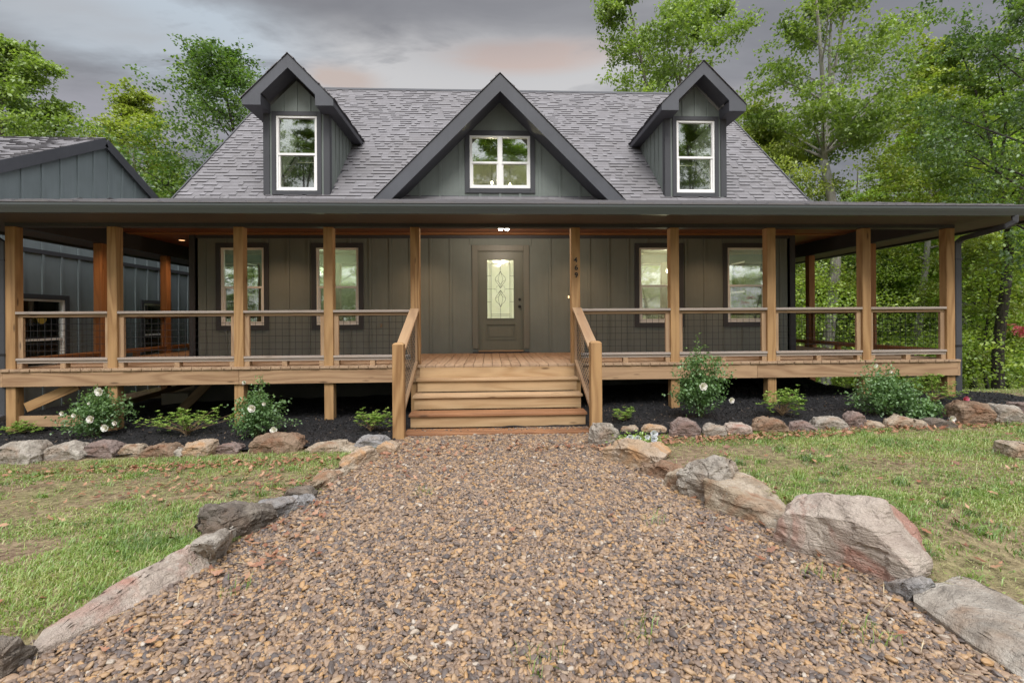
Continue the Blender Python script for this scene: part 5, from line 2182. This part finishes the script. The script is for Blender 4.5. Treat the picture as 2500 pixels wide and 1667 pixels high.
rose('bushy white rose in front of the second porch post from the left', *p2(400, 590), p2(0, 150)[1], 175, fl(p2, [(490, 187, .055), (178, 367, .028), (275, 382, .026), (417, 412, .047), (535, 484, .046), (612, 445, .03), (395, 285, .016)]), 3, n_st=36)
azalea('low spreading yellow-green azalea between the two left rose bushes', *p2(1140, 575), p2(0, 315)[1], 225, 4, 30)
rose('leggy white rose with bare tips in front of the third porch post', *p2(1720, 600), p2(0, 95)[1], 130, fl(p2, [(1670, 113, .024), (1737, 325, .046), (1832, 288, .022), (1915, 502, .044)]), 5, lean=.08, n_st=30)
azalea('compact green azalea left of the stairs', 898, 1068, 993, 112, 6, 20)
azalea('small azalea sprouting at the far left edge of the bed', 28, 1072, 1032, 90, 8, 14)
azalea('tiny sparse azalea right of the stairs', 1532, 1040, 992, 75, 9, 7)
rose('tall upright white rose bush right of the stairs', *p3(325, 560), p3(0, 60)[1], 135, fl(p3, [(300, 322, .05), (482, 410, .036)]), 10, n_st=46)
azalea('yellow-green azalea in front of the eighth porch post', *p3(850, 540), p3(0, 325)[1], 150, 11, 26)
rose('sprawling rose bush before the right end of the porch', *p3(1560, 535), p3(0, 165)[1], 170, fl(p3, [(1405, 188, .022), (1497, 228, .02), (1882, 530, .045), (1885, 570, .03)]), 12, lean=-.15, n_st=40)
azalea('loose azalea growing behind the sprawling rose at the porch corner', *p3(1830, 440), p3(0, 250)[1], 150, 13, 24)
rose('low arm of rose foliage reaching toward the brown boulder', *p3(1740, 545), p3(0, 420)[1], 110, [], 14, n_st=16)
# pink and white bloom on its stem
b = at_y(*p3(1975, 430), 6.7)
e = empty('pink_flower', (b.x, b.y, gzf(b.x, b.y)), 'single bloom with a pink cup over white petals beside the downspout', 'flower')
rosette(at_y(*p3(1972, 405), 6.7), .055, M['petal_pink'], e, 5)
rosette(at_y(*p3(1985, 440), 6.72), .07, M['petal'], e, 6)
mb = MB()
mb.tube([(b.x, b.y, gzf(b.x, b.y)), (b.x, b.y, at_y(*p3(1972, 405), 6.7).z)], [.005, .004], 5)
mb.build('stem', M['stem'], e)
# pale blue-white clematis like flowers near the stairs
b = at_g(*c8(590, 165))
e = empty('flowering_plant', b, 'small plant with pale bluish white flowers beside the orange streaked stone', 'flowers')
C = np.stack([NR.normal(b.x, .13, 700), NR.normal(b.y + .05, .08, 700), b.z + np.abs(NR.normal(.04, .04, 700))], 1)
V, Fc, r = leafquads(C, NR.uniform(.02, .04, 700), NR.uniform(.015, .03, 700), NR.random(700))
fast('foliage', V, Fc, M['leaf_azalea'], e, {'rnd': r}, origin=b)
for i, (x, y, s) in enumerate(((540, 128, .045), (575, 132, .045), (620, 125, .035), (650, 110, .05), (650, 132, .045), (525, 135, .035))):
    rosette(at_y(*c8(x, y), b.y - .05), s, M['petal_blue'], e, 300 + i)


# ================================================================== TREES
def tree_data(seed, H, r0, cb, Rc, nl, leaves, ls, fork=0., droop=.1, sway=.4, flat=.35, top=.9, sub=5):
    rg = np.random.default_rng(seed)
    mb = MB()
    random.seed(seed)
    K = 10
    stems = []

    def stem(p0, p1, ra, rb, sw, n=K):
        p0, p1 = np.array(p0, float), np.array(p1, float)
        o = rg.normal(0, sw, 2)
        o2 = rg.normal(0, sw * .5, 2)
        pts, rs = [], []
        for k in range(n + 1):
            t = k / n
            q = p0 + (p1 - p0) * t
            q[:2] += o * math.sin(t * math.pi) + o2 * math.sin(t * 2 * math.pi)
            pts.append(q)
            rs.append(ra + (rb - ra) * t ** .9)
        return pts, rs

    if fork > 0:
        fz = H * fork
        pts, rs = stem((0, 0, -.6), (rg.normal(0, .2), rg.normal(0, .2), fz), r0 * 1.2, r0 * .8, sway * .4)
        mb.tube(pts, rs, 10, rn=.5)
        f = pts[-1]
        for s in (-1, 1, .35):
            a = rg.uniform(0, .8)
            tip = (f[0] + s * Rc * .45, f[1] + rg.normal(0, Rc * .25), H * (.97 if s != .35 else .9))
            p2_, r2_ = stem(f, tip, r0 * .58, .03, sway * .7)
            mb.tube(p2_, r2_, 8, rn=.5)
            stems.append((p2_, r2_, fz / H))
        main = [(pts, rs, 0)]
    else:
        pts, rs = stem((0, 0, -.6), (rg.normal(0, sway), rg.normal(0, sway), H * .97), r0 * 1.2, .03, sway)
        rs[0] *= 1.25
        mb.tube(pts, rs, 10, rn=.5)
        stems.append((pts, rs, 0))
    cl = []
    ga = rg.uniform(0, 6.28)
    for i in range(nl):
        u = (i + rg.uniform(0, .8)) / nl
        hz = H * (cb + (.97 - cb) * u ** .95)
        pts, rs, _ = stems[i % len(stems)]
        zs = [p[2] for p in pts]
        if hz < zs[0] + .1:
            hz = zs[0] + .3
        k = min(max(np.searchsorted(zs, hz) - 1, 0), len(pts) - 2)
        t = (hz - zs[k]) / max(zs[k + 1] - zs[k], .01)
        p0 = pts[k] * (1 - t) + pts[k + 1] * t
        r_ = rs[k] * .5
        prof = math.sin(math.pi * min(.97, .16 + u * top)) ** .8
        L = Rc * prof * rg.uniform(.65, 1.1)
        if len(stems) > 1:
            L *= .75
        ga += 2.4 + rg.normal(0, .3)
        el = .25 + .65 * u + rg.normal(0, .12)
        d = np.array([math.cos(ga) * math.cos(el), math.sin(ga) * math.cos(el), math.sin(el)])
        lp, lr = [], []
        bend = rg.normal(0, .25)
        for j in range(6):
            s = j / 5
            q = p0 + d * L * s
            q = q + np.array([-d[1], d[0], 0]) * bend * L * s * s * .5
            q[2] += L * (.12 * s - droop * s * s * 1.6)
            lp.append(q)
            lr.append(max(r_ * (1 - .85 * s), .008))
        mb.tube(lp, lr, 5, cap=False, rn=.5)
        for j in range(sub + 1):
            s = .35 + .65 * (j + rg.random() * .6) / (sub + .6)
            s = min(s, .99)
            k2 = int(s * 5)
            q0 = lp[k2] * (1 - (s * 5 - k2)) + lp[min(k2 + 1, 5)] * (s * 5 - k2)
            a2 = math.atan2(d[1], d[0]) + (1 if j % 2 else -1) * rg.uniform(.4, 1.1)
            L2 = L * rg.uniform(.2, .42) * (1.15 - .5 * s) + .25
            e2 = rg.uniform(-.1, .5)
            d2 = np.array([math.cos(a2) * math.cos(e2), math.sin(a2) * math.cos(e2), math.sin(e2)])
            q1 = q0 + d2 * L2
            mb.tube([q0, (q0 + q1) / 2 + np.array([0, 0, .05 * L2]), q1], [max(lr[k2] * .45, .006), .007, .004], 4, cap=False, rn=.5)
            cl += [(q1, L2), (q0 * .4 + q1 * .6, L2)]
            if rg.random() < .6:
                cl.append((q1 + rg.normal(0, .35, 3) * np.array([1, 1, .5]), L2))
    for pts, rs, _ in stems:
        for _k in range(3):
            cl.append((pts[-1] + rg.normal(0, .3, 3), .8))
    ncl = len(cl)
    per = max(int(leaves / ncl), 4)
    C, Rn = [], []
    for q, L2 in cl:
        sz = min(.22 + .30 * L2, .85)
        k = int(per * rg.uniform(.6, 1.4))
        # leaves sit on a few flat sprays
        m = 3
        oc = rg.normal(0, sz * .6, (m, 3)) * np.array([1, 1, .55])
        which = rg.integers(0, m, k)
        pts_ = q + oc[which] + rg.normal(0, sz * .42, (k, 3)) * np.array([1, 1, flat])
        C.append(pts_)
        b = np.clip(rg.normal(.5, .22), .05, .95)
        Rn.append(np.clip(b + rg.normal(0, .16, k), 0, 1))
    C = np.concatenate(C)
    Rn = np.concatenate(Rn)
    n = len(C)
    V, Fc, r = leafquads(C, NR.uniform(.75, 1.25, n) * ls, NR.uniform(.6, 1.0, n) * ls * .8, Rn, .5)
    return mb, V, Fc, r


ARC = {}


def archetype(key, bark, leaf, **kw):
    mb, V, Fc, r = tree_data(**kw)
    ARC[key] = dict(mb=mb, V=V, F=Fc, r=r, bark=bark, leaf=leaf, made=None, H=kw['H'])


archetype('maple', 'bark', 'leaf_mid', seed=1, H=19, r0=.24, cb=.30, Rc=5.0, nl=30, leaves=32000, ls=.175, fork=.45, sway=.5)
archetype('forked', 'bark', 'leaf_mid', seed=2, H=17, r0=.22, cb=.30, Rc=4.6, nl=30, leaves=27000, ls=.155, fork=.52, sway=.4, droop=.05)
archetype('slender', 'bark_pale', 'leaf_yellow', seed=3, H=15, r0=.15, cb=.35, Rc=2.6, nl=26, leaves=20000, ls=.155, sway=.35)
archetype('sparse', 'bark_dark', 'leaf_dark', seed=4, H=13, r0=.14, cb=.25, Rc=4.0, nl=26, leaves=24000, ls=.14, sway=.5, droop=0.)
archetype('dense', 'bark', 'leaf_mid', seed=5, H=14, r0=.2, cb=.15, Rc=4.6, nl=34, leaves=42000, ls=.165, sway=.4)
archetype('lowbroad', 'bark_dark', 'leaf_wood', seed=6, H=9, r0=.12, cb=.12, Rc=4.0, nl=26, leaves=26000, ls=.175, sway=.5, droop=.15)
archetype('woods', 'bark_dark', 'leaf_wood', seed=7, H=18, r0=.2, cb=.22, Rc=4.2, nl=34, leaves=34000, ls=.18, sway=.6)


def tree(key, label, x, y, H, rot=0., wide=1.0, name='tree', group=None, lean=(0, 0), bark=None, leaf=None):
    A = ARC[key]
    zg = gzf(x, y)
    e = empty(name, (x, y, zg), label, 'tree', group)
    ck = (key, bark, leaf)
    if A['made'] is None:
        A['made'] = {}
    if ck not in A['made']:
        if not A['made']:
            tr = A['mb'].build('trunk', M[bark or A['bark']], None, smooth=True, recalc=False)
            # rebase the mesh on the tree's foot
            tr.data.transform(Matrix.Translation(tr.location))
            tr.location = (0, 0, 0)
            cr = fast('crown', A['V'], A['F'], M[leaf or A['leaf']], None, {'rnd': A['r']})
        else:
            t0, c0 = next(iter(A['made'].values()))
            tr, cr = t0.copy(), c0.copy()
            tr.data, cr.data = t0.data.copy(), c0.data.copy()
            tr.data.materials[0] = M[bark or A['bark']]
            cr.data.materials[0] = M[leaf or A['leaf']]
            COL.objects.link(tr)
            COL.objects.link(cr)
        A['made'][ck] = (tr, cr)
        parts = (tr, cr)
    else:
        parts = []
        for o in A['made'][ck]:
            c = o.copy()
            COL.objects.link(c)
            parts.append(c)
    for p_ in parts:
        p_.parent = e
        p_.location = (0, 0, 0)
    s = H / A['H']
    e.scale = (s * wide, s * wide, s)
    e.rotation_euler = (lean[0], lean[1], rot)
    return e


def tx(u, y):
    """world x of photo column u at depth y"""
    return at_y(u, 778, y).x


G1 = 'trees beyond the right of the house'
G2 = 'trees beyond the left of the house'
tree('maple', 'tall bright green maple rising behind the right dormer, cut by the top of the photo', tx(1640, 24), 24, 21.5, .3, .86, group=G1)
tree('dense', 'rounded green tree low between the right dormer and the forked tree', tx(1850, 21), 21, 12.5, 1.0, .8, group=G1, leaf='leaf_yellow')
tree('forked', 'grey trunked tree forking in two above the right porch roof', tx(2008, 19), 19, 18.0, 1.15, .86, group=G1, bark='bark_pale')
tree('slender', 'narrow yellow-green tree with thin trunk right of the forked tree', tx(2212, 20), 20, 14.8, .5, 1.0, group=G1, bark='bark_pale')
tree('maple', 'leafy tree filling the upper right with its mossy dark trunk behind the downspout', tx(2440, 15), 15, 11.6, 2.4, 1.0, group=G1, bark='bark_dark', leaf='leaf_mid', lean=(0, -.05))
tree('woods', 'dark trunked tree just right of the downspout in the woods', tx(2385, 20), 20, 13.5, 4.0, .9, group=G1)
tree('dense', 'green tree between the slender tree and the mossy one', tx(2340, 26), 26, 13.5, 5.2, .85, group=G1)
tree('sparse', 'branch tips dark against the sky at the top right corner', tx(2610, 11.5), 11.5, 11.2, 2.2, .7, group=G1, leaf='leaf_dark')
tree('woods', 'shadowy trunk behind the slender tree, seen over the side railing', tx(2250, 24), 24, 14.5, 1.7, .8, group=G1)
tree('lowbroad', 'low spreading tree seen under the right porch roof beside the corner post', tx(2240, 29), 29, 9, .4, 1.0, group=G1)
tree('lowbroad', 'bright low tree left of the forked trunk, seen under the side porch', tx(1950, 28), 28, 9.5, 2.4, 1.0, group=G1, leaf='leaf_yellow')
tree('lowbroad', 'low tree with layered branches behind the right end railing', tx(2120, 25), 25, 8.5, 4.1, .9, group=G1, leaf='leaf_mid')
tree('lowbroad', 'broad undergrowth tree right of the downspout near the lawn edge', tx(2470, 22), 22, 9.5, 5.5, 1.0, group=G1)
tree('lowbroad', 'yellow-green sapling crown beside the dark trunks at the right edge', tx(2420, 17), 17, 5.6, .9, .8, group=G1, leaf='leaf_yellow')
tree('woods', 'thin straight trunk deep in the right woods near the frame edge', tx(2490, 27), 27, 16, 2.9, .8, group=G1)
tree('dense', 'full green tree filling the gap right of the right dormer roof', tx(1760, 30), 30, 16.5, 3.6, .8, group=G1)
tree('slender', 'upright light tree behind the right slope of the roof', tx(1800, 33), 33, 19, 1.3, 1.2, group=G1, leaf='leaf_mid')
tree('maple', 'far tall tree between the forked tree and the slender one', tx(2110, 34), 34, 16, 5.0, .8, group=G1)
# left
tree('dense', 'dense dark green tree at the upper left corner above the outbuilding', tx(40, 20), 20, 13.0, .9, .85, group=G2, leaf='leaf_mid')
tree('dense', 'second crown crowding the left edge behind the dense tree', tx(-60, 24), 24, 15.5, 2.9, .8, group=G2, leaf='leaf_dark')
tree('slender', 'light yellow-green tree between the dense left tree and the sparse one', tx(265, 22), 22, 12.6, 1.9, 1.15, group=G2)
tree('sparse', 'sparse fine-leaved dark tree left of the left dormer', tx(545, 20), 20, 12.6, 1.1, 1.0, group=G2)
tree('dense', 'low bright tree filling the notch between outbuilding and house roof', tx(420, 27), 27, 11.2, 5.0, .62, group=G2, leaf='leaf_yellow')
tree('lowbroad', 'dark rounded tree low beside the left slope of the house roof', tx(430, 22), 22, 8.2, 3.3, .7, group=G2, leaf='leaf_mid')
tree('lowbroad', 'low greenery just above the outbuilding ridge', tx(170, 26), 26, 10, 3.9, .9, group=G2, leaf='leaf_yellow')
tree('dense', 'little tree top showing over the house ridge left of the right dormer', tx(1400, 40), 40, 19.6, 0, .45, leaf='leaf_yellow', group=G1)
# trees standing across the yard, mirrored in the windows
G3 = 'trees across the front yard'
for i, (x, y, k, h, lb) in enumerate(((-17, -24, 'maple', 20, 'maple mirrored in the left dormer window'), (.9, -25, 'woods', 20, 'woodland tree mirrored in the centre gable window'), (19, -24, 'maple', 20, 'tall tree mirrored in the right dormer window'),
                                      (25, -22, 'dense', 13, 'rounded tree mirrored in the rightmost ground floor window'), (-23, -22, 'dense', 13, 'rounded tree mirrored in the leftmost ground floor window'),
                                      (-13, -24, 'lowbroad', 11, 'low tree mirrored in the second window from the left'), (15, -24, 'lowbroad', 11, 'low tree mirrored in the glass left of the seventh post'), (-6, -27, 'dense', 15, 'dense tree mirrored beside the gable mullion'))):
    tree(k, lb, x, y, h, i * 1.1, .95, group=G3)

# red-leaved branch at the right edge
b = at_y(2500, 805, 6.0)
e = empty('red_maple', (b.x + .9, 6.0, gzf(b.x + .9, 6.0)), 'red-leaved maple just off the right edge with one spray reaching in', 'tree')
mb = MB()
base = Vector((b.x + .9, 6.0, gzf(b.x + .9, 6.0)))
mb.tube([base, base + Vector((.02, 0, .7)), base + Vector((-.1, 0, 1.3)), base + Vector((0, .1, 1.9))], [.035, .03, .022, .01], 6)
tips = [(at_y(2490, 800, 6.0), 60), (at_y(2496, 818, 6.0), 50)] + [(base + Vector((random.uniform(-.55, .7), random.uniform(-.5, .5), random.uniform(.9, 2.0))), 70) for _ in range(10)]
C = []
for t_, k in tips:
    mb.tube([base + Vector((-.05, 0, 1.1)), (base + Vector((0, 0, 1.2)) + t_) / 2 + Vector((0, 0, .05)), t_], [.012, .008, .004], 4)
    C.append(np.array(t_) + NR.normal(0, .045, (k, 3)) * np.array([1.2, 1, .5]))
C = np.concatenate(C)
C = C[(C[:, 0] > b.x + .06) | ((C[:, 0] > b.x - .10) & (np.abs(C[:, 2] - tips[0][0].z) < .12))]
n = len(C)
mb.build('trunk', M['bark_dark'], e)
V, Fc, r = leafquads(C, NR.uniform(.04, .08, n), NR.uniform(.01, .022, n), NR.random(n), .3)
fast('crown', V, Fc, M['leaf_red'], e, {'rnd': r}, origin=base)


# ------------------------------------------------------------------ the far woods: one mass of trunks and leaves
def woods_mass():
    Vt, Ft, Rt = [], [], []
    lv, lr, lc = [], [], []
    rg = np.random.default_rng(5)
    cen = []
    # understory close behind the house
    for (x0, x1, y0, y1, n, hmax) in ((9, 30, 14.5, 24, 330, 7.5), (13, 40, 10, 16, 130, 7),(-44, 44, -38, -24, 1500, 13), (7, 34, 24, 34, 420, 9), (4, 40, 34, 60, 520, 13), (-32, -5, 26, 48, 330, 7), (-12, 12, 34, 60, 160, 7), (20, 60, 14, 50, 500, 12)):
        for _ in range(n):
            x, y = rg.uniform(x0, x1), rg.uniform(y0, y1)
            z = float(gz(x, y)) + rg.uniform(.1, 1) * hmax * rg.uniform(.2, 1)
            cen.append((x, y, z, rg.uniform(.7, 1.6)))
    C, Rn = [], []
    for x, y, z, s in cen:
        k = int(150 * s)
        m = rg.integers(2, 5)
        oc = rg.normal(0, s * .55, (m, 3)) * np.array([1, 1, .6])
        w = rg.integers(0, m, k)
        C.append(np.array([x, y, z]) + oc[w] + rg.normal(0, s * .42, (k, 3)) * np.array([1, 1, .3]))
        bse = np.clip(rg.normal(.55, .25), .05, .95)
        Rn.append(np.clip(bse + rg.normal(0, .15, k), 0, 1))
    C, Rn = np.concatenate(C), np.concatenate(Rn)
    n = len(C)
    far = np.clip((C[:, 1] - 14) / 30, .5, 1.4)
    V, Fc, r = leafquads(C, NR.uniform(.14, .24, n) * far, NR.uniform(.1, .17, n) * far, Rn, .5)
    o = fast('woodland', V, Fc, M['leaf_wood'], None, {'rnd': r})
    tag(o, 'mass of bright spring foliage of the far woods behind the house', 'woods', kind='stuff')


woods_mass()
mb = MB()
random.seed(99)
for i in range(46):
    if i < 34:
        x, y = random.uniform(10, 46), random.uniform(24, 50)
    else:
        x, y = random.uniform(-34, -12), random.uniform(28, 46)
    z = gzf(x, y)
    h = random.uniform(9, 15)
    r_ = random.uniform(.08, .2)
    l = random.uniform(-.8, .8)
    mb.tube([(x, y, z - .5), (x + l * .3, y, z + h * .4), (x + l, y, z + h)], [r_ * 1.2, r_ * .8, r_ * .3], 7, rn=.5)
far_t = mb.build('woodland_trunks', M['bark_dark'], None, smooth=True)
tag(far_t, 'dark trunks standing together deep in the far woods', 'woods', kind='stuff')

# ================================================================== SKY AND LIGHT
world = bpy.data.worlds.new('World')
scene.world = world
world.use_nodes = True
nt = world.node_tree
nt.nodes.clear()


class WN(NT):
    def __init__(s, t):
        s.t = t


w = WN(nt)
tc = w.n('ShaderNodeTexCoord')
D_ = tc.outputs['Generated']
sep = w.n('ShaderNodeSeparateXYZ', {'Vector': D_})
zz = sep.outputs[2]
# cloud deck seen in perspective: project the direction on a plane overhead
inv = w.math('DIVIDE', 1.0, w.math('MAXIMUM', w.math('ADD', zz, .12), .04))
px = w.math('MULTIPLY', sep.outputs[0], inv)
py = w.math('MULTIPLY', sep.outputs[1], inv)
pv = w.n('ShaderNodeCombineXYZ', {0: px, 1: py, 2: 0.0}).outputs[0]
n1 = w.noise(w.map(pv, (.55, 1.0, 1), (3.1, .4, 0)), 1.0, 6, .55, .3)
n2 = w.noise(w.map(pv, (1.2, 2.4, 1), (1.7, 5.2, 0)), 1.0, 5, .6, .4)
n3 = w.noise(w.map(pv, (2.6, 5.0, 1), (8.2, 1.2, 0)), 1.0, 7, .62, .5)
base = w.ramp(w.math('ADD', w.math('MULTIPLY', n1, .5), w.math('ADD', w.math('MULTIPLY', n2, .28), w.math('MULTIPLY', n3, .22))), [(.38, (.215, .215, .23)), (.47, (.275, .275, .29)), (.54, (.345, .345, .36)), (.64, (.50, .50, .515))])


def spot(u, v, su, sv):
    d = ray(u, v).normalized()
    rot = math.atan2(d.x, d.y)
    m = w.n('ShaderNodeVectorMath', operation='SUBTRACT')
    w.put(m.inputs[0], D_)
    m.inputs[1].default_value = d
    r = w.n('ShaderNodeVectorRotate', {'Vector': m.outputs[0], 'Angle': rot}, rotation_type='Z_AXIS')
    sc = w.n('ShaderNodeVectorMath', operation='MULTIPLY')
    w.put(sc.inputs[0], r.outputs[0])
    sc.inputs[1].default_value = (1 / su, .6 / su, 1 / sv)
    L = w.n('ShaderNodeVectorMath', operation='LENGTH')
    w.put(L.inputs[0], sc.outputs[0])
    return w.ramp(L.outputs['Value'], [(.15, 1.0), (1.0, 0.0)], 'EASE')


def blend(col, m, c, wob=.9):
    k = w.math('MULTIPLY', m, w.ramp(w.math('ADD', w.math('MULTIPLY', n2, .45), w.math('ADD', w.math('MULTIPLY', n1, .25), w.math('MULTIPLY', n3, .30))), [(.40, 0.05), (.56, 1.0)]))
    return w.mix(w.math('MINIMUM', w.math('MULTIPLY', k, wob), 1.0), col, c)


col = base
col = blend(col, spot(500, 115, .36, .10), (.56, .63, .70), 1.7)
col = blend(col, spot(250, 60, .25, .05), (.50, .52, .55), .9)
col = blend(col, spot(1150, 180, .42, .09), (.66, .65, .65), 2.2)
col = blend(col, spot(1290, 140, .22, .035), (.70, .56, .50), 1.6)
col = blend(col, spot(830, 190, .10, .03), (.62, .52, .47), 1.5)
col = blend(col, spot(250, 260, .35, .06), (.38, .37, .41), .8)
col = blend(col, spot(1900, 300, .4, .10), (.50, .46, .46), 1.0)
col = w.mix(w.math('MULTIPLY', spot(1200, 20, .5, .12), .5), col, (.30, .30, .32))
col = w.mix(w.math('MULTIPLY', spot(2250, 80, .45, .25), .6), col, (.235, .235, .262))
zen = w.ramp(zz, [(.56, 1.0), (.85, 0.0)])
bright = w.math('ADD', 1.0, w.math('MULTIPLY', w.math('SUBTRACT', 1.0, zen), 6.5))
below = w.ramp(zz, [(0.0, 1.0), (.001, 0.0)])
bgc = w.n('ShaderNodeBackground', {'Color': col, 'Strength': w.math('MULTIPLY', w.math('ADD', bright, w.ramp(w.math('MULTIPLY', sep.outputs[1], -1.0), [(.0, 0.0), (.6, 4.0)])), .58)})
skyt = w.n('ShaderNodeTexSky', sky_type='NISHITA')
skyt.sun_disc = False
SUN_EL, SUN_AZ = rad(50), rad(178)
skyt.sun_elevation = SUN_EL
skyt.sun_rotation = SUN_AZ
bgs = w.n('ShaderNodeBackground', {'Color': skyt.outputs[0], 'Strength': .06})
mx = w.n('ShaderNodeMixShader', {0: .92, 1: bgs, 2: bgc})
wo = w.n('ShaderNodeOutputWorld')
w.put(wo.inputs[0], mx)

sd = bpy.data.lights.new('sun', 'SUN')
sd.energy = 1.5
sd.angle = rad(22)
sd.color = (1, .97, .93)
so = bpy.data.objects.new('sun', sd)
COL.objects.link(so)
# sun_rotation is measured clockwise from +Y
dirs = Vector((math.sin(SUN_AZ) * math.cos(SUN_EL), math.cos(SUN_AZ) * math.cos(SUN_EL), math.sin(SUN_EL)))
so.rotation_euler = (-dirs).to_track_quat('-Z', 'Y').to_euler()
so.location = (0, -5, 20)

vs = scene.view_settings
vs.view_transform = 'Standard'
vs.look = 'None'
vs.exposure = .74
vs.gamma = 1
vs.use_curve_mapping = False
cy = scene.cycles
cy.max_bounces = 8
cy.diffuse_bounces = 4
cy.glossy_bounces = 3
cy.transmission_bounces = 4
cy.transparent_max_bounces = 8
cy.caustics_reflective = False
cy.caustics_refractive = False
cy.sample_clamp_indirect = 6
cy.use_denoising = True
